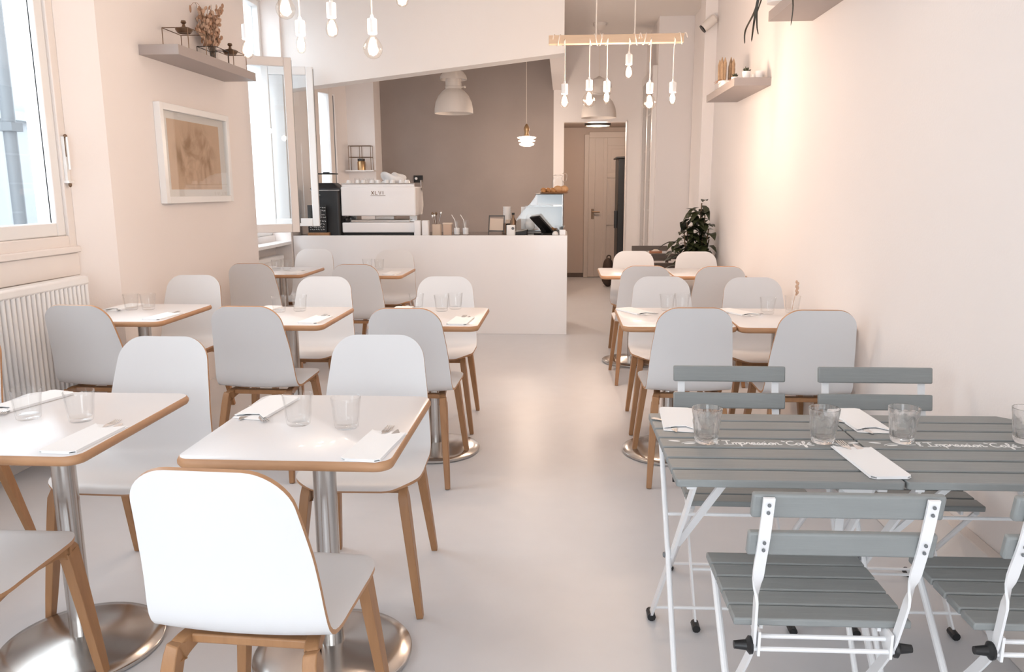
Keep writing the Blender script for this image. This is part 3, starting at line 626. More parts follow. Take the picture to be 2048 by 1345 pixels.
b.lathe([(0, 0.112), (0.03, 0.112), (0.108, 0.098), (0.104, 0.086), (0.055, 0.074), (0.098, 0.062), (0.094, 0.050), (0.050, 0.040), (0.088, 0.027), (0.082, 0.014), (0.05, 0.0), (0, 0)], 36); b.build('glass_shade', 'lampglow', t)
b = MB(); b.lathe([(0, 0.11), (0.03, 0.11), (0.022, 0.15), (0.03, 0.17), (0.03, 0.2), (0.012, 0.24), (0, 0.25)], 24); b.build('brass_fitting', 'brass', t)
b = MB(); b.tube([(0, 0, 0.245), (0, 0, ZC-1.895)], 0.0035, 8); b.build('cord', 'cord', t)
point('lamp_light', (-0.42, 9.2, 1.86), 30, (1.0, 0.78, 0.62), 0.08)

def chandelier(label, cx, y, z, L, bulbs, hang, power):
    t = thing('beam_chandelier', label, 'chandelier', (cx, y, z))
    b = MB(); b.box(-L/2, -0.028, -0.028, L/2, 0.028, 0.028); b.build('beam', 'beamw', t, bevel=0.003)
    for hx in hang:
        b = MB(); b.tube([(hx-cx, 0, 0.028), (hx-cx, 0, ZC-z)], 0.0045, 8); b.build('hanging_cord', 'cord', t)
    for i, (x, zs, kind) in enumerate(bulbs):
        X = x-cx; Zs = zs-z                                  # socket top, relative
        b = MB(); sx = 0.045*(1 if i % 2 else -1)
        ring = []
        for k in range(33):                                    # the cord is wound around the beam, then drops
            a = 2*PI*k/16; ring.append((X+sx*(1-k/32)*1.8, -0.036*math.cos(a), 0.036*math.sin(a)))
        b.tube(ring+[(X, -0.030, -0.02), (X, -0.004, -0.06), (X, 0, Zs)], 0.0034, 6); b.build('cord', 'cord', t)
        b = MB(); b.lathe([(0, 0.02), (0.006, 0.018), (0.009, 0.004), (0.021, 0.0), (0.0225, -0.004), (0.0225, -0.064), (0.019, -0.068), (0, -0.068)], 24, (X, 0, Zs)); so = b.build('socket', 'porcelain', t)
        if kind == 'globe':
            pr = [(0.013, -0.066), (0.014, -0.078), (0.030, -0.095), (0.043, -0.118), (0.046, -0.134), (0.041, -0.155), (0.027, -0.172), (0.010, -0.179), (0, -0.18)]; fc, fz = -0.125, 0.040
        elif kind == 'tube':
            pr = [(0.012, -0.066), (0.014, -0.072), (0.020, -0.085), (0.022, -0.12), (0.018, -0.138), (0.008, -0.146), (0, -0.147)]; fc, fz = -0.104, 0.032
        else:
            pr = [(0.013, -0.066), (0.015, -0.076), (0.026, -0.100), (0.030, -0.120), (0.026, -0.140), (0.012, -0.153), (0, -0.155)]; fc, fz = -0.112, 0.036
        b = MB(); b.lathe(pr, 28, (X, 0, Zs)); b.build('bulb', 'bulbglass', so)
        b = MB(); b.sph((X, 0, Zs+fc), 0.016, 0.016, fz, 12, 10); b.build('filament', 'filament', so)
        point('bulb_light', (cx+X, y, z+Zs+fc), power, (1.0, 0.74, 0.57), 0.03)
    return t
chandelier('wooden beam chandelier with six hanging bulbs by the passage', 0.345, 5.6, 2.40, 0.90,
    [(0.004, 2.115, 'drop'), (0.171, 2.14, 'globe'), (0.290, 2.13, 'tube'), (0.436, 2.302, 'drop'), (0.580, 2.116, 'globe'), (0.735, 2.117, 'tube')], (0.213, 0.471), 9.5)
chandelier('wooden beam chandelier with six hanging bulbs, cut by the top edge at left', -1.15, 3.85, 2.45, 0.92,
    [(-1.509, 2.185, 'drop'), (-1.313, 2.385, 'globe'), (-1.247, 2.198, 'tube'), (-1.094, 2.275, 'drop'), (-0.902, 2.20, 'globe'), (-0.756, 2.405, 'drop')], (-1.35, -0.95), 4.5)
t = thing('hall_ceiling_lamp', 'flat round dark rimmed ceiling lamp in the hall', 'lamp', (0.465, 11.2, 2.26))
b = MB(); b.lathe([(0.165, 0.0), (0.18, 0.01), (0.18, 0.06), (0.10, 0.1), (0, 0.1), ], 36); b.build('lamp_housing', 'blackm', t)
b = MB(); b.lathe([(0, -0.004), (0.12, -0.002), (0.164, 0.002), (0.164, 0.01), (0, 0.01)], 36); b.build('diffuser', 'diffuser', t)
point('hall_light', (0.465, 11.2, 2.2), 28, (1.0, 0.80, 0.66), 0.12)
t = thing('spot_lamp', 'small white cylinder spot lamp with black face on the right pier', 'lamp', (1.345, 7.76, 2.92))
rt = Matrix.Rotation(-0.9, 3, 'Y')
b = MB(); b.lathe([(0, -0.10), (0.037, -0.10), (0.042, -0.06), (0.042, 0.035), (0.03, 0.05), (0, 0.05)], 24, (0, -0.04, 0), mat4=Matrix.Rotation(0.85, 3, 'Y')); b.build('lamp_barrel', 'lampw', t)
b = MB(); b.lathe([(0, -0.108), (0.039, -0.108), (0.039, -0.098), (0, -0.098)], 24, (0, -0.04, 0), mat4=Matrix.Rotation(0.85, 3, 'Y')); b.build('lamp_face', 'black', t)
b = MB(); b.tube([(0, -0.03, 0.01), (0.02, 0.0, 0.03), (0.02, 0.02, 0.03)], 0.008, 8); b.build('lamp_arm', 'lampw', t)

# ================================================================== CHAIRS
def make_shell():
    path = catmull([(0.255, 0.446), (0.235, 0.458), (0.19, 0.463), (0.10, 0.459), (-0.02, 0.448), (-0.085, 0.444), (-0.130, 0.452), (-0.158, 0.478), (-0.172, 0.52), (-0.184, 0.60), (-0.205, 0.70), (-0.228, 0.79), (-0.252, 0.872)], 6)
    L = [0]
    for a, c in zip(path[:-1], path[1:]): L.append(L[-1]+(c-a).length)
    tot = L[-1]
    def at(s):
        s = min(max(s, 0), tot)
        for i in range(len(L)-1):
            if s <= L[i+1]:
                t = (s-L[i])/(L[i+1]-L[i]); p = path[i].lerp(path[i+1], t); d = (path[i+1]-path[i]).normalized(); return p, d
        return path[-1], (path[-1]-path[-2]).normalized()
    def hw(s):
        f = s/tot
        keys = [(0, 0.205), (0.18, 0.212), (0.40, 0.207), (0.55, 0.202), (0.75, 0.189), (1.0, 0.164)]
        for (a, wa), (c, wc) in zip(keys[:-1], keys[1:]):
            if f <= c: w_ = wa+(wc-wa)*(f-a)/(c-a); break
        return w_
    rF, rB = 0.11, 0.085
    ss = [rF*(1-math.cos(PI/2*k/9)) for k in range(10)]
    n = 30; ss += [rF+(tot-rF-rB)*k/n for k in range(1, n)]
    ss += [tot-rB+rB*math.sin(PI/2*k/9) for k in range(10)]
    t = 0.0052; NU = 12
    top, bot = [], []
    bm = bmesh.new()
    for s in ss:
        p, d = at(s); w_ = hw(s)
        if s < rF: w_ = w_-rF+math.sqrt(max(0, rF*rF-(rF-s)**2))
        if s > tot-rB: q = s-(tot-rB); w_ = w_-rB+math.sqrt(max(0, rB*rB-q*q))
        nrm = Vector((0, -d.y, d.x))  # placeholder, replaced below
        ny, nz = d.y, -d.x          # path runs front->back: rotate tangent to get the sitter's side
        ny, nz = (d[1], -d[0])
        nv = Vector((0, ny, nz))
        f = s/tot
        rowt, rowb = [], []
        for k in range(NU+1):
            u = -1+2*k/NU; x = u*w_
            dish = 0.010*(u*u)*min(1, max(0, (f-0.1)*4))*min(1, max(0, (0.97-f)*4))
            base = Vector((x, p[0], p[1]))+nv*dish
            rowt.append(bm.verts.new(base+nv*t)); rowb.append(bm.verts.new(base-nv*t))
        top.append(rowt); bot.append(rowb)
    for i in range(len(ss)-1):
        for k in range(NU):
            f1 = bm.faces.new((top[i][k], top[i][k+1], top[i+1][k+1], top[i+1][k])); f2 = bm.faces.new((bot[i][k], bot[i+1][k], bot[i+1][k+1], bot[i][k+1]))
            f1.material_index = 0; f2.material_index = 0
        for k in (0, NU):
            f = bm.faces.new((top[i][k], bot[i][k], bot[i+1][k], top[i+1][k])); f.material_index = 1
    for i in (0, len(ss)-1):
        for k in range(NU):
            f = bm.faces.new((top[i][k], top[i][k+1], bot[i][k+1], bot[i][k])); f.material_index = 1
    bmesh.ops.recalc_face_normals(bm, faces=bm.faces[:])
    b = MB(); b.bm.free(); b.bm = bm; return b
def make_chair(label):
    t = thing('shell_chair', label, 'chair', (0, 0, 0), 0, 'white shell chairs with oak legs')
    make_shell().build('seat_shell', ['shell', 'ply'], t, smooth=40)
    for sx in (-1, 1):
        b = MB(); b.bar(catmull([(sx*0.125, 0.04, 0.424), (sx*0.150, 0.165, 0.430), (sx*0.160, 0.205, 0.418), (sx*0.166, 0.218, 0.385), (sx*0.210, 0.245, 0.0)], 4),
            (1, 0, 0), [0.030]*12+[0.030, 0.029, 0.027, 0.025, 0.022], [0.030, 0.03, 0.031, 0.032, 0.034, 0.036, 0.04, 0.046, 0.05, 0.052, 0.053, 0.052, 0.050, 0.046, 0.040, 0.034, 0.027]); b.build('leg', 'oak', t, bevel=0.005)
        b = MB(); b.bar(catmull([(sx*0.125, 0.04, 0.420), (sx*0.142, -0.085, 0.416), (sx*0.155, -0.138, 0.402), (sx*0.162, -0.160, 0.365), (sx*0.192, -0.262, 0.0)], 4),
            (1, 0, 0), [0.032]*12+[0.034, 0.032, 0.029, 0.026, 0.023], [0.028, 0.028, 0.029, 0.03, 0.032, 0.036, 0.04, 0.043, 0.045, 0.046, 0.046, 0.045, 0.043, 0.039, 0.034, 0.030, 0.025]); b.build('leg', 'oak', t, bevel=0.005)
    for y in (-0.10, 0.15):
        b = MB(); b.box(-0.15, y-0.018, 0.408, 0.15, y+0.018, 0.430); b.build('crossbar', 'oak', t, bevel=0.004)
    return t
chair0 = None
def chair(x, y, rz, label):
    global chair0
    if chair0 is None:
        chair0 = make_chair(label); chair0.location = (x, y, 0); chair0.rotation_euler = (0, 0, rz); return chair0
    return dup(chair0, (x, y, 0), rz, label)
CH = [
 (-0.688, 1.676, -0.05, 'white shell chair nearest the camera, back turned, at the front aisle table'),
 (-0.685, 2.63, PI+0.03, 'white shell chair facing the camera across the front aisle table'),
 (-1.545, 1.765, 0.0, 'white shell chair cut by the bottom left corner, only seat corner and leg showing'),
 (-1.497, 2.565, PI-0.02, 'white shell chair facing the camera behind the front left edge table'),
 (-2.357, 2.64, PI, 'white shell chair at the left picture edge in front of the radiator'),
 (-0.725, 3.80, -0.03, 'white shell chair, back turned, at the second row aisle table'),
 (-0.735, 4.646, PI, 'white shell chair facing the camera at the second row aisle table'),
 (-1.500, 3.84, -0.02, 'white shell chair, back turned, at the middle table of the second row'),
 (-1.505, 4.629, PI, 'white shell chair facing the camera at the middle table of the second row'),
 (-2.331, 3.85, -0.06, 'white shell chair, back turned, right beside the ribbed radiator'),
 (-2.375, 4.698, PI+0.05, 'white shell chair facing the camera below the framed picture'),
 (-1.531, 5.944, 0, 'white shell chair, back turned, at the table nearest the counter front'),
 (-1.520, 6.82, PI, 'white shell chair right against the counter front, facing the camera'),
 (-2.342, 6.0, 0, 'white shell chair, back turned, by the wall corner beyond the framed picture'),
 (-2.300, 6.947, PI, 'white shell chair facing the camera under the open casement window'),
 (0.605, 3.862, 0.02, 'white shell chair, back turned, behind the left slatted folding chair'),
 (0.612, 4.676, PI, 'white shell chair facing the camera at the right side aisle table'),
 (1.150, 3.81, 0.0, 'white shell chair, back turned, beside the right wall behind the folding chairs'),
 (1.160, 4.632, PI, 'white shell chair facing the camera beside the right wall, second row'),
 (0.588, 5.864, 0, 'white shell chair, back turned, at the rear wood topped table by the aisle'),
 (0.618, 6.722, PI, 'white shell chair facing the camera at the far aisle end, near the doorway'),
 (1.109, 5.837, 0, 'white shell chair, back turned, at the rear wall side table'),
 (1.150, 6.669, PI, 'white shell chair facing the camera in front of the leafy plant'),
]
for c in CH: chair(*c)

# ================================================================== WHITE TABLES
TT = 0.75
def make_table(label):
    t = thing('pedestal_table', label, 'table', (0, 0, 0), 0, 'white pedestal tables with steel columns')
    W_, D_, r = 0.558, 0.64, 0.045
    b = MB()
    prof = [(0.0, -0.026, 1), (0.0, -0.026, 1)]
    rings = []
    for off, z in ((0.012, -0.028), (0.004, -0.025), (0.0, -0.018), (0.0, -0.010), (0.004, -0.002), (0.006, 0.0)):
        rings.append([(x_, y_, TT+z) for x_, y_ in rrect(W_-2*off, D_-2*off, r-off*0.5, 6)])
    b.rings(rings, 1)
    b.bm.faces.ensure_lookup_table()
    for f in b.bm.faces:
        if abs(f.normal.z) > 0.95 and len(f.verts) > 8 and f.calc_center_median().z > TT-0.005: f.material_index = 0
    b.build('tabletop', ['white', 'ply'], t, smooth=50)
    b = MB(); b.lathe([(0, 0.03), (0.034, 0.03), (0.034, 0.715), (0, 0.715)], 32, (0, 0.03, 0)); b.build('column', 'steel', t)
    b = MB(); b.lathe([(0, 0.715), (0.13, 0.708), (0.13, 0.722), (0, 0.722)], 28, (0, 0.03, 0)); b.build('mounting_plate', 'blackm', t)
    b = MB(); b.lathe([(0, 0.002), (0.236, 0.002), (0.240, 0.006), (0.240, 0.016), (0.236, 0.020), (0.20, 0.028), (0.12, 0.040), (0.05, 0.047), (0.036, 0.05), (0, 0.05)], 64, (0, 0.03, 0)); b.build('base', 'steelb', t)
    b = MB(); b.lathe([(0, 0), (0.232, 0), (0.232, 0.003), (0, 0.003)], 48, (0, 0.03, 0)); b.build('base_gasket', 'black', t)
    return t
TB = {
 'A1': (-0.697, 2.135, 'white topped pedestal table at the front beside the aisle'), 'B1': (-1.498, 2.135, 'white topped pedestal table at the front, cut by the left edge'),
 'A2R': (-0.690, 4.085, 'white topped pedestal table in the second row beside the aisle'), 'A2L': (-1.465, 4.085, 'white topped pedestal table in the middle of the second row'),
 'B2': (-2.335, 4.165, 'white topped pedestal table beyond the ribbed radiator, below the picture'), 'A3R': (-1.535, 6.365, 'white topped pedestal table nearest the bar counter front'),
 'A3L': (-2.345, 6.42, 'white topped pedestal table in the far corner by the open casement'), 'R2L': (0.570, 4.11, 'white topped pedestal table on the right, aisle side of its joined pair'),
 'R2R': (1.129, 4.10, 'white topped pedestal table on the right, wall side, behind the folding chairs'), 'R3L': (0.570, 6.39, 'white topped pedestal table farthest on the right, aisle side'),
 'R3R': (1.129, 6.385, 'white topped pedestal table farthest on the right, against the wall')}
T0 = None
for k_, (x, y, lb) in TB.items():
    if T0 is None: T0 = make_table(lb); T0.location = (x, y, 0)
    else: dup(T0, (x, y, 0), 0, lb)

# ================================================================== FOLDING SLATTED FURNITURE
def folding_chair(label, m='slat'):
    t = thing('folding_chair', label, 'folding chair', (0, 0, 0), 0, 'slatted folding chairs')
    for i in range(5):                                            # seat slats, front to back
        y0 = 0.17-0.068*i
        b = MB(); b.box(-0.197, y0-0.061, 0.434, 0.197, y0, 0.452)
        b.build('seat_slat', m, t, bevel=0.004)
    for z, y in ((0.735, -0.262), (0.642, -0.243)):
        b = MB(); b.bar([(-0.195, y+0.012, z+0.027), (0.195, y+0.012, z+0.027)], (0, -0.18, 1), 0.056, 0.018); b.build('back_slat', m, t, bevel=0.005)
    for sx in (-1, 1):
        x = sx*0.165
        b = MB()
        pts = catmull([(x, -0.272, 0.785), (x, -0.252, 0.69), (x, -0.225, 0.60), (x*0.98, -0.205, 0.52), (x*0.95, -0.185, 0.44), (x*0.93, -0.165, 0.385), (x*0.93, -0.09, 0.28), (x*0.93, 0.0, 0.17), (x*0.93, 0.135, 0.018)], 4)
        n_ = len(pts); sides = []; ws = []
        for i in range(n_):
            f = i/(n_-1); a = min(1, max(0, (f-0.26)/0.10))*PI/2    # the flat bar twists below the back slats
            sides.append((math.cos(a), math.sin(a)*0.9, math.sin(a)*0.3)); ws.append(0.024)
        b.bar(pts, sides, ws, 0.006); b.build('front_leg', 'whitem', t, smooth=30)
        b = MB(); b.tube([(sx*0.180, 0.150, 0.425), (sx*0.182, -0.255, 0.02), (sx*0.182, -0.268, 0.012)], 0.009, 10); b.build('rear_leg', 'whitem', t)
        b = MB(); b.box(min(sx*0.128, sx*0.136), -0.15, 0.420, max(sx*0.128, sx*0.136), 0.16, 0.434); b.prism([(-0.19, 0.434), (-0.10, 0.434), (-0.16, 0.375), (-0.19, 0.375)], min(sx*0.142, sx*0.148), max(sx*0.142, sx*0.148), 'x'); b.build('seat_bracket', 'whitem', t, smooth=0)
        b = MB(); b.lathe([(0, 0), (0.020, 0), (0.021, 0.006), (0.012, 0.013), (0.009, 0.04), (0, 0.04)], 18, (x*0.95, -0.172, 0.392), mat4=Matrix.Rotation(sx*PI/2, 3, 'Y')); b.build('locking_knob', 'black', t)
        b = MB(); b.tube([(x*0.93, 0.125, 0.013), (x*0.93, 0.165, 0.012)], 0.013, 10); b.build('foot_cap', 'black', t)
        b = MB(); b.tube([(sx*0.182, -0.25, 0.013), (sx*0.182, -0.285, 0.012)], 0.013, 10); b.build('foot_cap', 'black', t)
        b = MB()
        for z, y in ((0.770, -0.276), (0.752, -0.272), (0.678, -0.256), (0.660, -0.252)): b.sph((x, y, z), 0.004, 0.004, 0.004, 8, 6)
        b.build('rivet', 'pipe', t)
    for hx, y, z in ((0.155, -0.160, 0.408), (0.155, -0.180, 0.388), (0.155, 0.02, 0.148), (0.182, -0.235, 0.04)):
        b = MB(); b.tube([(-hx, y, z), (hx, y, z)], 0.0054, 8); b.build('cross_rod', 'whitem', t)
    return t
FC = [(0.588, 1.828, 0.012, 'grey slatted folding chair in the right foreground, back turned'), (1.118, 1.835, 0.012, 'grey slatted folding chair cut by the right picture edge'),
      (0.592, 2.515, PI, 'grey slatted folding chair across the left folding table, facing the camera'), (1.096, 2.515, PI, 'grey slatted folding chair across the right folding table, facing the camera')]
fc0 = None
for x, y, rz, lb in FC:
    if fc0 is None: fc0 = folding_chair(lb); fc0.location = (x, y, 0); fc0.rotation_euler = (0, 0, rz)
    else: dup(fc0, (x, y, 0), rz, lb)
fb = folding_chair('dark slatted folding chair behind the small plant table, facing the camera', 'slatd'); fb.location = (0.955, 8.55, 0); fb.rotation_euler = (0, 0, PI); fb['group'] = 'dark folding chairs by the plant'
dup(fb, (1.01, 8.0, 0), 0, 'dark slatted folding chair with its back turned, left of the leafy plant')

GL = {'l': ([[(0, 0), (.25, .9), (.32, 1.75), (.2, 2.0), (.1, 1.5), (.1, .3), (.35, 0)]], .42),
 "'": ([[(.05, 2.0), (.12, 1.75)]], .38),
 'I': ([[(0, 1.9), (.9, 1.85)], [(.48, 1.88), (.42, 0)], [(0, 0), (.95, .05)]], 1.0),
 'm': ([[(0, .9), (.05, 0)], [(.05, .6), (.22, 1), (.34, .8), (.34, 0)], [(.34, .6), (.54, 1), (.66, .8), (.68, .1), (.85, .1)]], .85),
 'p': ([[(0, 1), (-.05, -.9)], [(0, .7), (.25, 1), (.42, .7), (.3, .1), (.02, .15)], [(.3, .1), (.55, .3)]], .55),
 'r': ([[(0, .3), (.16, 1.05), (.22, .8), (.42, .85), (.42, .2), (.6, .2)]], .58),
 'e': ([[(0, .35), (.38, .6), (.33, .95), (.1, .9), (.03, .4), (.2, 0), (.55, .25)]], .52),
 's': ([[(0, .2), (.25, .95), (.4, .4), (.25, 0), (.02, .1)], [(.3, .05), (.5, .2)]], .48),
 'i': ([[(0, .9), (.04, .2), (.15, 0), (.32, .2)], [(.03, 1.45), (.06, 1.55)]], .32),
 'o': ([[(.3, .95), (.05, .7), (.08, .1), (.35, .05), (.45, .6), (.25, .95), (.6, .8)]], .6),
 'n': ([[(0, .9), (.04, 0)], [(.04, .6), (.25, 1), (.4, .8), (.42, .15), (.75, .2)]], .75),
 ' ': ([], .5),
 'C': ([[(.95, 1.6), (.65, 1.95), (.2, 1.5), (.1, .6), (.4, 0), (1.0, .3)], [(-.3, 2.0), (.05, 1.6)]], 1.0),
 'a': ([[(.5, .85), (.2, 1), (0, .5), (.2, 0), (.46, .4), (.5, .95), (.52, .2), (.7, .1)]], .66),
 'f': ([[(0, .2), (.35, 1.2), (.42, 1.9), (.26, 1.9), (.16, 1.2), (.1, -.85), (.26, -.8), (.28, .1), (.55, .25)]], .55),
 'é': ([[(0, .35), (.38, .6), (.33, .95), (.1, .9), (.03, .4), (.2, 0), (.6, .1)], [(.2, 1.25), (.45, 1.55)]], .7)}
def lettering(parent, x0, y0, z):
    b = MB(); sxx, syy = 0.0266, 0.0175
    x = x0
    def stroke(pts, r=0.0022):
        P = catmull([(p[0], p[1], z) for p in pts], 4) if len(pts) > 2 else [Vector((p[0], p[1], z)) for p in pts]
        b.tube(P, r, 6, flat=0.35)
    for ch in "l'Impression Café":
        st, adv = GL[ch]
        for s_ in st: stroke([(x+u*sxx, y0+v*syy) for u, v in s_])
        x += adv*sxx
    for sg, xb in ((1, x0-0.125), (-1, x+0.125)):                  # leafy flourishes
        stroke([(xb+sg*u, y0+v) for u, v in ((0.03, 0.006), (0.05, 0.018), (0.075, 0.016), (0.095, 0.010), (0.118, 0.012))], 0.0018)
        for u, v, a in ((0.012, 0.026, -0.2), (0.052, 0.005, 0.2), (0.085, 0.024, -0.3)):
            b.sph((xb+sg*u, y0+v, z), 0.017, 0.006, 0.0006, 10, 6, rot=Matrix.Rotation(a*sg, 3, 'Z'))
    b.build('lettering', 'letter', parent, smooth=60)
def folding_table(x, y, label):
    t = thing('folding_table', label, 'folding table', (x, y, 0), 0.012, 'slatted folding tables with white lettering')
    Wd, Dp, n = 0.556, 0.605, 7; p = Dp/n
    for i in range(n):
        y0 = -Dp/2+p*i+0.004; y1 = y0+p-0.013; ch = 0.03
        if i == 0: pts = [(-Wd/2+0.006, y0), (Wd/2-0.006, y0), (Wd/2, y0+0.006), (Wd/2, y1), (-Wd/2, y1), (-Wd/2, y0+0.006)]
        elif i == n-1: pts = [(-Wd/2, y0), (Wd/2, y0), (Wd/2, y1-ch), (Wd/2-ch, y1), (-Wd/2+0.006, y1), (-Wd/2, y1-0.006)]
        else: pts = [(-Wd/2, y0), (Wd/2, y0), (Wd/2, y1), (-Wd/2, y1)]
        b = MB(); b.prism(pts, 0.680, 0.700); b.build('table_slat', 'slat', t, bevel=0.003)
    for sx in (-1, 1):
        b = MB(); b.box(sx*0.235-0.012, -Dp/2+0.03, 0.664, sx*0.235+0.012, Dp/2-0.03, 0.680); b.build('side_rail', 'whitem', t, bevel=0.002)
    for sx in (-1, 1):
        b = MB(); b.bar([(sx*0.222, -0.245, 0.672), (sx*0.234, 0.0, 0.36), (sx*0.255, 0.255, 0.02)], (1, 0, 0), 0.008, 0.024); b.build('leg', 'whitem', t, smooth=0)
        b = MB(); b.tube([(sx*0.246, 0.235, 0.665), (sx*0.246, 0.0, 0.35), (sx*0.246, -0.225, 0.03), (sx*0.246, -0.235, 0.014)], 0.008, 10); b.build('leg', 'whitem', t)
        b = MB(); b.tube([(sx*0.255, 0.24, 0.014), (sx*0.255, 0.285, 0.013)], 0.014, 10); b.build('foot_cap', 'black', t)
        b = MB(); b.tube([(sx*0.246, -0.225, 0.014), (sx*0.246, -0.265, 0.013)], 0.014, 10); b.build('foot_cap', 'black', t)
        b = MB(); b.bar([(sx*0.150, -0.245, 0.672), (sx*0.226, -0.02, 0.395)], (1, 0, 0), 0.022, 0.006); b.build('brace', 'whitem', t, smooth=0)
        b = MB(); b.lathe([(0, 0), (0.009, 0), (0.007, 0.005), (0, 0.006)], 12, (sx*0.255, 0.005, 0.352), mat4=Matrix.Rotation(sx*PI/2, 3, 'Y')); b.build('pivot_bolt', 'pipe', t)
    for hx, y, z in ((0.255, 0.225, 0.06), (0.246, -0.21, 0.05), (0.245, 0.075, 0.45)):
        b = MB(); b.tube([(-hx, y, z), (hx, y, z)], 0.0056, 8); b.build('cross_rod', 'whitem', t)
    b = MB(); b.prism([(0.14, 0.665), (0.225, 0.665), (0.19, 0.62)], -0.25, -0.246, 'y'); b.build('fold_catch', 'whitem', t, smooth=0)
    lettering(t, -0.125, -0.018, 0.7006)
    return t
folding_table(0.560, 2.175, 'grey slatted folding table with white cafe lettering, left of the joined pair')
folding_table(1.122, 2.185, 'grey slatted folding table with white cafe lettering, against the right wall')

# ================================================================== TABLEWARE
def tumbler_mb(facet):
    b = MB()
    if facet:
        r0, r1, h = 0.031, 0.0425, 0.100
        def fn(r, z, a):
            if 0.006 < z < 0.066 and r > 0.026: return r*(1+0.030*math.cos(10*a))
            return r
        pr = [(0, 0.0), (r0-0.003, 0.0), (r0, 0.004), (0.0325, 0.012), (0.036, 0.045), (0.0385, 0.062), (0.0385, 0.070), (0.0415, 0.088), (r1, h-0.001), (r1-0.001, h), (r1-0.003, h-0.001), (0.0385, 0.085), (0.0355, 0.066), (0.0315, 0.040), (0.0285, 0.020), (0.025, 0.016), (0, 0.015)]
        b.lathe(pr, 80, fn=fn)
    else:
        pr = [(0, 0.0), (0.029, 0.0), (0.033, 0.004), (0.036, 0.03), (0.0385, 0.06), (0.042, 0.088), (0.0415, 0.090), (0.0395, 0.0885), (0.0355, 0.058), (0.033, 0.03), (0.030, 0.013), (0, 0.011)]
        def fn(r, z, a):
            if 0.004 < z < 0.055 and r > 0.026: return r*(1+0.012*math.cos(9*a))
            return r
        b.lathe(pr, 72, fn=fn)
    return b
gl0 = {}
def tumbler(x, y, z, label, facet=False):
    if facet not in gl0:
        o = tumbler_mb(facet).build('tumbler', 'glass' if facet else 'tumbler', None, (x, y, z), smooth=50)
        tag(o, label, 'glass', 'ribbed tumblers on the folding tables' if facet else 'clear tumblers on the white tables'); gl0[facet] = o; return
    o = gl0[facet].copy(); C.objects.link(o); o.location = (x, y, z); o['label'] = label; o.rotation_euler = (0, 0, x*7)
TG = [(-1.571, 2.142, 'clear tumbler on the left edge table, left of its pair'), (-1.402, 2.13, 'clear tumbler on the left edge table, right of its pair'),
 (-0.752, 2.125, 'clear tumbler on the front aisle table, left of its pair'), (-0.605, 2.10, 'clear tumbler on the front aisle table, right of its pair'),
 (-2.43, 4.25, 'clear tumbler on the table by the radiator, left of its pair'), (-2.337, 4.26, 'clear tumbler on the table by the radiator, right of its pair'),
 (-1.559, 4.20, 'clear tumbler on the middle second row table, left of its pair'), (-1.457, 4.24, 'clear tumbler on the middle second row table, right of its pair'),
 (-0.816, 4.32, 'clear tumbler at the far edge of the second row aisle table, left'), (-0.665, 4.26, 'clear tumbler on the second row aisle table, front of the right two'), (-0.60, 4.34, 'clear tumbler on the second row aisle table, rear of the right two'),
 (-2.40, 6.456, 'clear tumbler on the corner table by the casement, left of its pair'), (-2.307, 6.45, 'clear tumbler on the corner table by the casement, right of its pair'),
 (-1.64, 6.52, 'clear tumbler on the table nearest the counter, left of its pair'), (-1.535, 6.50, 'clear tumbler on the table nearest the counter, right of its pair'),
 (0.575, 4.33, 'clear tumbler on the right aisle table, left of its pair'), (0.66, 4.36, 'clear tumbler on the right aisle table, right of its pair'),
 (1.09, 4.22, 'clear tumbler on the right wall table, left of its pair'), (1.235, 4.28, 'clear tumbler holding a dried sprig on the right wall table')]
for x, y, lb in TG: tumbler(x, y, TT+0.0005, lb)
for x, y, lb in ((0.410, 2.174, 'ribbed tumbler on the left folding table, near its left edge'), (0.739, 2.190, 'ribbed tumbler on the left folding table, at its right side'),
    (0.964, 2.206, 'ribbed tumbler on the right folding table, at its left side'), (1.307, 2.215, 'ribbed tumbler cut by the right edge, near the right wall')): tumbler(x, y, 0.7012, lb, True)
b = MB(); b.tube(catmull([(0, 0, 0.012), (0.01, 0, 0.08), (0.022, 0, 0.13)], 4), 0.0016, 6)
for i in range(9): b.sph((0.02+0.004*math.sin(i*2.1), 0.004*math.cos(i*2.4), 0.10+i*0.008), 0.006, 0.005, 0.010, 8, 6)
tag(b.build('dried_sprig', 'dried', None, (1.235, 4.28, TT+0.001), smooth=60), 'dried pinkish sprig standing in the right wall table tumbler', 'dried flower')

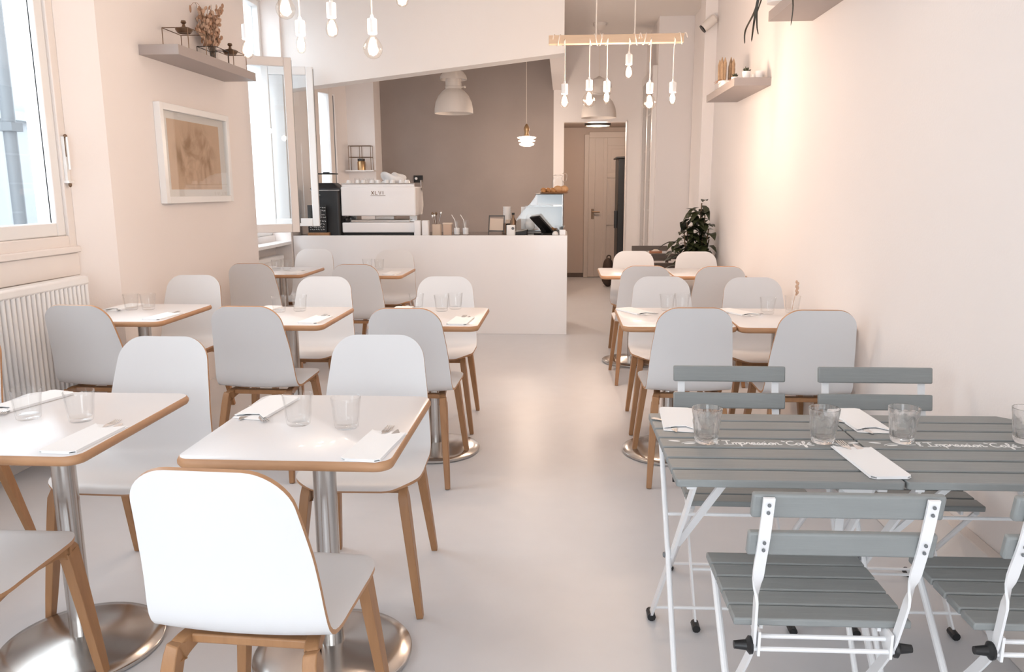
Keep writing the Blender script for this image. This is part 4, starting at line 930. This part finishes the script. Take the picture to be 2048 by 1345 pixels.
def napkin_mb():
    b = MB(); w, h = 0.052, 0.125
    low = [(-w, -h+0.01), (-w+0.012, -h), (w-0.012, -h), (w, -h+0.01), (w, h-0.012), (0.012, h-0.004), (-w, h)]
    up = [(-w+0.001, -h+0.011), (-w+0.012, -h+0.001), (w-0.012, -h+0.001), (w-0.001, -h+0.011), (w-0.002, h-0.022), (0.018, h-0.040), (-0.016, h-0.046), (-w+0.002, h-0.008)]
    b.prism(low, 0.0003, 0.0018); b.prism(up, 0.0052, 0.0072)
    b.box(-w+0.001, -h+0.012, 0.0015, -w+0.004, h-0.02, 0.0055); b.box(w-0.004, -h+0.012, 0.0015, w-0.001, h-0.03, 0.0055); b.box(-w+0.014, -h+0.001, 0.0015, w-0.014, -h+0.004, 0.0055)
    return b
def fork_mb():
    b = MB()
    b.bar([(0, -0.115, 0.0022), (0, -0.05, 0.0024), (0, 0.015, 0.003), (0, 0.030, 0.0034)], (1, 0, 0), [0.016, 0.011, 0.006, 0.010], 0.0018)
    b.bar([(0, 0.028, 0.0034), (0, 0.040, 0.0032), (0, 0.050, 0.003)], (1, 0, 0), [0.010, 0.021, 0.023], 0.0017)
    for k in range(4):
        x = -0.0096+0.0064*k
        b.bar([(x, 0.049, 0.003), (x, 0.075, 0.0034), (x*0.95, 0.092, 0.005)], (1, 0, 0), [0.0036, 0.0032, 0.0018], 0.0017)
    return b
def knife_mb():
    b = MB()
    b.bar([(0, -0.11, 0.0024), (0, -0.06, 0.0026), (0, 0.0, 0.0026)], (1, 0, 0), [0.016, 0.014, 0.011], 0.0024)
    b.bar([(0.0, 0.0, 0.0026), (0.001, 0.03, 0.0026), (0.002, 0.075, 0.0026), (-0.002, 0.102, 0.0026)], (1, 0, 0), [0.012, 0.018, 0.019, 0.004], 0.0014)
    return b
nk = fk = kn = None
def setting(x, y, z, rz, where, fork=True, knife=True, fshift=0.072, fang=0.0):
    """a folded paper napkin with the cutlery slipped into its pocket"""
    global nk, fk, kn
    def place(proto, mb, nm, m, cat, grp, px, py, ang, lb):
        ca, sa = math.cos(rz), math.sin(rz); L = (x+px*ca-py*sa, y+px*sa+py*ca, z)
        if proto is None:
            o = mb().build(nm, m, None, L, smooth=40); tag(o, lb, cat, grp); o.rotation_euler = (0, 0, rz+ang); return o
        o = proto.copy(); C.objects.link(o); o.location = L; o.rotation_euler = (0, 0, rz+ang); o['label'] = lb; return proto
    nk = place(nk, napkin_mb, 'paper_napkin', 'napkin', 'napkin', 'folded paper napkins', 0, 0, 0, 'white folded paper napkin '+where)
    if fork: fk = place(fk, fork_mb, 'fork', 'chrome', 'fork', 'forks in the napkins', -0.012, fshift, fang, 'steel fork in the napkin '+where)
    if knife: kn = place(kn, knife_mb, 'knife', 'chrome', 'knife', 'knives in the napkins', 0.018, fshift*0.5, 0, 'steel knife in the napkin '+where)
Zt = TT+0.0004; Zo = 0.7009
setting(0.808, 2.025, Zo, 0.07, 'at the near edge between the folding tables', fshift=0.075)
setting(0.362, 2.385, Zo, PI-0.06, 'at the far left corner of the left folding table', fshift=0.062, fang=0.9)
setting(0.915, 2.40, Zo, PI+0.06, 'at the far left corner of the right folding table', fshift=0.062, fang=0.9)
setting(-0.485, 1.945, Zt, -0.10, 'at the near right corner of the front aisle table')
setting(-0.905, 2.285, Zt, PI-0.12, 'at the far left corner of the front aisle table', fang=0.7)
setting(-1.285, 1.965, Zt, -0.05, 'at the near right corner of the left edge table')
setting(-1.69, 2.32, Zt, PI-0.3, 'at the far left corner of the left edge table', fang=0.6)
setting(-2.125, 4.02, Zt, -0.1, 'at the near right corner of the table by the radiator')
setting(-2.52, 4.33, Zt, PI-0.1, 'at the far left corner of the table by the radiator', fang=0.7)
setting(-1.27, 3.94, Zt, -0.1, 'at the near right corner of the middle second row table')
setting(-1.665, 4.265, Zt, PI-0.1, 'at the far left corner of the middle second row table', fang=0.7)
setting(-0.515, 3.93, Zt, -0.08, 'at the near right corner of the second row aisle table')
setting(-0.895, 4.27, Zt, PI, 'at the far left corner of the second row aisle table', False, False)
setting(-2.155, 6.25, Zt, -0.1, 'at the near right of the corner table by the casement', True, False)
setting(-2.54, 6.59, Zt, PI, 'at the far left of the corner table by the casement', False, False)
setting(-1.36, 6.22, Zt, -0.1, 'on the table nearest the counter', False, False)
setting(0.395, 4.27, Zt, PI+0.5, 'at the far left corner of the right aisle table', fshift=0.05, fang=0.5)
setting(0.94, 4.26, Zt, PI+0.5, 'at the far left corner of the right wall table', fshift=0.05, fang=0.8)
setting(0.772, 3.96, Zt, 0.1, 'at the near right corner of the right aisle table', False, False)

# ================================================================== SHELVES
t = thing('wall_shelf', 'thick taupe floating shelf on the left wall above the framed picture', 'shelf', (-2.66, 5.007, 2.25))
b = MB(); b.box(0, 0, 0, 0.257, 1.26, 0.062); b.build('shelf_board', 'shelf', t, bevel=0.002)
t = thing('wall_shelf', 'thick taupe floating shelf on the right wall carrying small pots', 'shelf', (XW, 5.69, 2.10))
b = MB(); b.box(-0.25, 0, 0, 0, 1.06, 0.055); b.build('shelf_board', 'shelf', t, bevel=0.002)
t = thing('wall_shelf', 'thick taupe floating shelf at the top right edge with trailing leaves', 'shelf', (XW, 3.55, 2.345))
b = MB(); b.box(-0.25, 0, 0, 0, 1.275, 0.055); b.build('shelf_board', 'shelf', t, bevel=0.002)
# left shelf: wire stands, vase
SZ = 2.312
def wire_stand(label, x, y, sx, sy, h, m, bowl=True):
    t = thing('wire_stand', label, 'stand', (x, y, SZ), 0.0)
    b = MB(); r = 0.0028
    cs = [(-sx/2, -sy/2), (sx/2, -sy/2), (sx/2, sy/2), (-sx/2, sy/2)]
    for cx_, cy_ in cs: b.tube([(cx_, cy_, 0), (cx_, cy_, h)], r, 6)
    for i in range(4): a, c = cs[i], cs[(i+1) % 4]; b.tube([(*a, h), (*c, h)], r, 6)
    b.build('wire_frame', m, t)
    if bowl:
        b = MB(); b.lathe([(0, h-0.006), (0.04, h-0.012), (0.052, h+0.004), (0.056, h+0.014), (0.05, h+0.014), (0.045, h+0.004), (0, h+0.002)], 24); b.build('lid_dish', m, t)
        b = MB(); b.lathe([(0, h+0.012), (0.045, h+0.018), (0.012, h+0.03), (0.008, h+0.045), (0.018, h+0.055), (0.014, h+0.068), (0, h+0.07)], 20); b.build('lid_knob', 'copper', t)
wire_stand('bronze wire stand with a lidded dish, at the near end of the left shelf', -2.51, 5.33, 0.17, 0.26, 0.135, 'copper')
wire_stand('low dark wire stand in front of the dried flower vase', -2.485, 5.70, 0.13, 0.22, 0.085, 'blackm', False)
wire_stand('bronze wire stand with a lidded dish, at the far end of the left shelf', -2.50, 6.04, 0.14, 0.24, 0.115, 'copper')
t = thing('flower_vase', 'slim clear glass vase on the left wall shelf', 'vase', (-2.56, 5.86, SZ))
b = MB(); b.lathe([(0, 0), (0.04, 0), (0.042, 0.02), (0.032, 0.10), (0.036, 0.14), (0.033, 0.14), (0.029, 0.10), (0.038, 0.02), (0.036, 0.006), (0, 0.006)], 28); b.build('vase_glass', 'tumbler', t)
t = thing('dried_bouquet', 'bunch of brown dried flowers and leaves in the slim vase', 'dried flowers', (-2.56, 5.86, SZ))
rr = random.Random(11); bs = MB(); bl = MB(); bl2 = MB()
for i in range(70):
    a = rr.uniform(0, 2*PI); r_ = rr.uniform(0.01, 0.135); h = rr.uniform(0.16, 0.42); ex, ey = r_*math.cos(a)*0.8, r_*math.sin(a)*1.1
    bs.tube(catmull([(ex*0.1, ey*0.1, 0.02), (ex*0.3, ey*0.3, 0.14), (ex, ey, h)], 3), 0.0012, 5)
    for k_ in range(7):
        f = rr.uniform(0.45, 1.02); px, py, pz = ex*f, ey*f, 0.10+(h-0.10)*f
        (bl if rr.random() < 0.55 else bl2).sph((px+rr.uniform(-.015, .015), py+rr.uniform(-.015, .015), pz), rr.uniform(0.004, 0.007), rr.uniform(0.007, 0.014), rr.uniform(0.011, 0.022), 7, 5, rot=Matrix.Rotation(rr.uniform(0, 3), 3, 'Z') @ Matrix.Rotation(rr.uniform(-0.9, 0.9), 3, 'X'))
bs.build('stem', 'stem', t); bl.build('dried_bloom', 'dried', t, smooth=60)['kind'] = 'stuff'; bl2.build('dried_leaf', 'dried2', t, smooth=60)['kind'] = 'stuff'
bs = MB(); bs.tube(catmull([(-2.56, 5.84, SZ+0.12), (-2.56, 5.72, SZ+0.36), (-2.56, 5.62, SZ+0.38), (-2.56, 5.56, SZ+0.34)], 5), 0.0014, 5); bs.sph((-2.56, 5.555, SZ+0.325), 0.006, 0.012, 0.026, 8, 6)
o = bs.build('curled_twig', 'dried2', None, None, smooth=60); tag(o, 'single curled dried twig arching out of the slim vase', 'twig')
# right shelf
RZ = 2.156
t = thing('pampas_pot', 'small white pot of upright brown dried grasses on the right shelf', 'plant pot', (1.215, 6.28, RZ))
b = MB(); b.lathe([(0, 0), (0.045, 0), (0.055, 0.05), (0.05, 0.05), (0.042, 0.006), (0, 0.006)], 24); b.build('pot', 'porcelain', t)
rr = random.Random(2); b = MB()
for i in range(9):
    a = rr.uniform(0, 6.28); r_ = rr.uniform(0.01, 0.05); x, y = r_*math.cos(a), r_*math.sin(a)*1.3; h = rr.uniform(0.17, 0.25)
    b.tube([(x*0.4, y*0.4, 0.01), (x, y, 0.05), (x*1.1, y*1.1, 0.07), (x*1.15, y*1.15, h-0.04), (x*1.15, y*1.15, h)], [0.002, 0.006, 0.012, 0.013, 0.002], 8)
b.build('grass_head', 'grass', t, smooth=60)
b = MB()
for i in range(24):
    a = rr.uniform(0, 6.28); l = rr.uniform(0.05, 0.09); b.bar([(0, 0, 0.045), (l*0.5*math.cos(a), l*0.6*math.sin(a), 0.06), (l*math.cos(a), l*1.1*math.sin(a), rr.uniform(0.02, 0.05))], (0, 0, 1), [0.006, 0.008, 0.001], 0.001)
b.build('dry_leaf', 'dried2', t)
def succulent(label, x, y, s, seed):
    t = thing('succulent', label, 'plant', (x, y, RZ))
    b = MB(); b.lathe([(0, 0), (0.030*s, 0), (0.035*s, 0.055*s), (0.031*s, 0.055*s), (0.028*s, 0.01), (0, 0.01)], 24); b.build('pot', 'porcelain', t)
    rr = random.Random(seed); b = MB()
    for i in range(26):
        a = i*2.4; e_ = rr.uniform(0.2, 1.1); l = rr.uniform(0.025, 0.042)*s
        b.tube([(0, 0, 0.045*s), (l*0.6*math.cos(a)*math.cos(e_), l*0.6*math.sin(a)*math.cos(e_), 0.05*s+l*0.7*math.sin(e_)), (l*math.cos(a)*math.cos(e_), l*math.sin(a)*math.cos(e_), 0.055*s+l*1.1*math.sin(e_))], [0.006*s, 0.007*s, 0.001], 6)
    b.build('leaves', 'leaf', t, smooth=60)
succulent('dark green succulent in the front white pot on the right shelf', 1.255, 5.76, 0.85, 1)
succulent('small dark succulent in the rear white pot on the right shelf', 1.22, 5.97, 0.7, 2)
for i, (x, y, lb) in enumerate(((1.335, 5.74, 'small white tealight cup on the right shelf beside the wall, front'), (1.345, 5.90, 'small white tealight cup on the right shelf beside the wall, rear'))):
    lathe_thing('tealight_cup', lb, 'cup', (x, y, RZ), cupprof(0.024, 0.028, 0.045), 'porcelain', 20, 'tealight cups')
# trailing plant on the near right shelf
t = thing('trailing_plant', 'plant with long thin dark leaves hanging from the top right shelf', 'plant', (1.16, 4.62, 2.40))
b = MB(); b.lathe([(0, 0), (0.06, 0), (0.075, 0.11), (0.068, 0.11), (0.055, 0.01), (0, 0.01)], 28); b.build('pot', 'porcelain', t)
b = MB(); rr = random.Random(4)
def blade(pts, w=0.011):
    P = catmull(pts, 6); n_ = len(P); b.bar(P, (0.93, -0.3, 0.1), [1.05*w*(0.45+0.55*math.sin(PI*min(1, 0.15+0.85*i/(n_-1)))) if i < n_-1 else 0.001 for i in range(n_)], 0.0012)
blade([(0, 0, 0.09), (-0.05, 0.10, 0.16), (-0.065, 0.25, 0.02), (-0.068, 0.47, -0.05), (-0.065, 0.49, -0.125)], 0.012)
blade([(0, 0, 0.09), (-0.07, 0.03, 0.14), (-0.10, 0.04, 0.03), (-0.11, 0.06, -0.07), (-0.105, 0.13, -0.175)], 0.014)
blade([(0, 0, 0.09), (-0.08, -0.02, 0.12), (-0.11, 0.0, 0.0), (-0.10, 0.04, -0.10), (-0.085, 0.06, -0.15)], 0.010)
blade([(0, 0, 0.09), (-0.04, 0.08, 0.15), (-0.06, 0.12, 0.06), (-0.07, 0.20, -0.02)], 0.009)
blade([(0, 0, 0.09), (-0.06, -0.2, 0.17), (-0.10, -0.5, 0.05), (-0.10, -0.66, -0.13), (-0.10, -0.65, -0.24)], 0.008)
for i in range(14):
    a = rr.uniform(0, 6.28); l = rr.uniform(0.08, 0.2)
    x_ = min(0.15, l*math.cos(a)); blade([(0, 0, 0.09), (x_*0.5, l*0.5*math.sin(a), 0.22), (x_, l*math.sin(a), rr.uniform(0.16, 0.28))], 0.010)
b.build('leaves', 'trail', t, smooth=60)

# ================================================================== PICTURE
t = thing('framed_picture', 'white framed brown abstract print behind glass on the left wall', 'picture', (-2.66, 5.66, 1.655))
hw_, hh_ = 0.535, 0.328
b = MB(); framebars(b, -hw_, hw_, -hh_, hh_, 0.0, 0.045, 0.045); b.build('picture_frame', 'upvc', t, bevel=0.003)
b = MB(); b.box(0.004, -hw_+0.04, -hh_+0.04, 0.012, hw_-0.04, hh_-0.04); b.build('mount_board', 'passt', t, smooth=0)
b = MB(); b.box(0.0, -0.40, -0.235, 0.0135, 0.40, 0.235); b.build('print', 'art', t, smooth=0)
b = MB(); b.box(0.030, -hw_+0.045, -hh_+0.045, 0.033, hw_-0.045, hh_-0.045); b.build('picture_glass', 'pane', t, smooth=0)

# ================================================================== RIGHT BACK CORNER
# glazed cabinet in the passage
t = thing('glazed_cabinet', 'tall narrow glazed cabinet with shelves on the right passage wall', 'cabinet', (1.03, 9.14, 0))
b = MB(); b.box(-0.05, 0, 0, -0.001, 0.06, 2.75); b.box(-0.05, 1.15, 0, -0.001, 1.21, 2.75); b.box(-0.05, 0.06, 2.66, -0.001, 1.15, 2.75); b.box(-0.05, 0.06, 0, -0.001, 1.15, 0.35); b.box(-0.045, 0.56, 0.35, -0.002, 0.64, 2.66); b.build('cabinet_frame', 'trimw', t, bevel=0.003)
b = MB(); b.box(-0.012, 0.06, 0.35, -0.002, 1.15, 2.66); b.build('cabinet_back', 'spongy', t, smooth=0)
b = MB()
for z in (0.75, 1.15, 1.5, 1.85, 2.25): b.box(-0.038, 0.06, z, -0.012, 1.15, z+0.02)
b.build('cabinet_shelf', 'doorw', t, smooth=0)
b = MB(); b.box(-0.044, 0.06, 0.35, -0.041, 0.56, 2.66); b.box(-0.044, 0.64, 0.35, -0.041, 1.15, 2.66); b.build('cabinet_glass', 'pane', t, smooth=0)
# fridge and bag in the hall
t = thing('tall_fridge', 'tall black fridge standing in the hall behind the doorway', 'fridge', (0.765, 11.3, 0))
b = MB(); b.box(0, 0, 0.05, 0.6, 0.62, 1.83); b.build('fridge_body', 'black', t, bevel=0.01)
b = MB(); b.prism([(-0.03, 1.83), (0.62, 1.86), (0.62, 1.88), (-0.03, 1.85)], -0.01, 0.63, 'y'); b.build('fridge_top', 'blackm', t)
b = MB(); b.box(-0.045, 0.02, 0.86, 0.0, 0.06, 1.11); b.build('fridge_handle', 'black', t, bevel=0.008)
b = MB(); b.box(0.03, 0.03, 0, 0.57, 0.59, 0.05); b.build('fridge_plinth', 'blackm', t, smooth=0)
t = thing('backpack', 'dark brown backpack on the hall floor against the fridge', 'bag', (0.66, 11.55, 0))
b = MB(); b.sph((0, 0, 0.21), 0.095, 0.12, 0.21, 20, 14)
for v in b.bm.verts: v.co.z = max(v.co.z, 0.0); v.co.x *= 1+0.12*math.sin(v.co.z*17)
b.build('bag_body', 'bag', t, smooth=60)
b = MB(); b.tube(catmull([(-0.02, 0, 0.40), (-0.01, 0, 0.45), (0.03, 0, 0.45), (0.04, 0, 0.40)], 4), 0.008, 8); b.build('bag_handle', 'bag', t)
# small dark folding table with terracotta pot
t = thing('side_table', 'small dark slatted side table with a terracotta pot beside the plant', 'table', (0.96, 8.27, 0))
for i in range(4):
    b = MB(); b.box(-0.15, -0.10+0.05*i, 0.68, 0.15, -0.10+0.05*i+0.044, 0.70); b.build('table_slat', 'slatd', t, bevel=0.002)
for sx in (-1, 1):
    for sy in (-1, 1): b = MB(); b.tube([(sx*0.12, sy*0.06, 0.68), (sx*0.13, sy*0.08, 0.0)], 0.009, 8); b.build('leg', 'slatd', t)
t = thing('terracotta_pot', 'small terracotta pot with pale filling on the dark side table', 'pot', (0.96, 8.25, 0.701))
b = MB(); b.lathe([(0, 0), (0.052, 0), (0.062, 0.05), (0.066, 0.052), (0.066, 0.075), (0.058, 0.075), (0.055, 0.055), (0, 0.055)], 28); b.build('pot_body', 'terra', t)
b = MB(); b.lathe([(0, 0.06), (0.054, 0.058), (0.05, 0.072), (0.02, 0.09), (0, 0.092)], 20); b.build('pot_filling', 'cream', t)
# leafy plant
t = thing('potted_rubber_plant', 'tall dark leafy potted plant in the right back corner', 'plant', (1.20, 7.34, 0))
b = MB(); b.lathe([(0, 0), (0.10, 0), (0.135, 0.26), (0.14, 0.27), (0.128, 0.27), (0.12, 0.24), (0, 0.24)], 32); b.build('pot', 'blackm', t)
rr = random.Random(21); bs = MB(); bl = MB()
stems = [((0.06, 0.02), 1.28), ((-0.01, 0.03), 1.18), ((-0.14, 0.02), 0.92), ((0.12, -0.04), 1.05), ((-0.10, -0.05), 1.02), ((0.10, 0.06), 0.86), ((0.0, -0.06), 0.88), ((0.09, 0.0), 1.17), ((-0.06, 0.06), 1.10), ((0.14, 0.03), 0.95)]
def leafquad(p, d, l, wd, droop):
    d = d.normalized(); side = d.cross(Vector((0, 0, 1)))
    if side.length < 1e-3: side = Vector((1, 0, 0))
    side.normalize(); up = side.cross(d); pts = []
    prof = [(0, 0.05), (0.2, 0.7), (0.45, 1.0), (0.7, 0.75), (0.88, 0.35), (1.0, 0.02)]
    L_, R_, M_ = [], [], []
    for f, w in prof:
        c = p+d*l*f-Vector((0, 0, 1))*droop*l*f*f
        M_.append(bl.bm.verts.new(c)); L_.append(bl.bm.verts.new(c+side*wd*w/2+up*wd*w*0.14)); R_.append(bl.bm.verts.new(c-side*wd*w/2+up*wd*w*0.14))
    for i in range(len(prof)-1):
        bl.bm.faces.new((L_[i], M_[i], M_[i+1], L_[i+1])); bl.bm.faces.new((M_[i], R_[i], R_[i+1], M_[i+1]))
for (ex, ey), h in stems:
    P = catmull([(ex*0.15, ey*0.15, 0.22), (ex*0.5, ey*0.6, 0.55), (ex, ey, h)], 6); bs.tube(P, 0.006, 6)
    n_ = int(20+h*12)
    for k in range(n_):
        f = 0.38+0.62*k/(n_-1); i = f*(len(P)-1); i0 = int(min(i, len(P)-2)); p = P[i0].lerp(P[i0+1], i-i0)
        a = rr.uniform(0, 2*PI); el = rr.uniform(-0.15, 0.75)
        dr = Vector((math.cos(a)*math.cos(el), math.sin(a)*math.cos(el)*0.8, math.sin(el)))
        l = rr.uniform(0.11, 0.185)
        if p.x+dr.x*l > 0.165: dr.x *= -0.6
        leafquad(p+dr*0.02, dr, l, l*rr.uniform(0.44, 0.58), rr.uniform(0.3, 0.9))
bs.build('stem', 'stem', t); bl.build('foliage', 'leaf', t, smooth=60)['kind'] = 'stuff'

for o in list(C.objects):
    if o.type == 'MESH' and o.parent is None and 'kind' not in o and 'label' not in o: print('UNLABELLED', o.name)
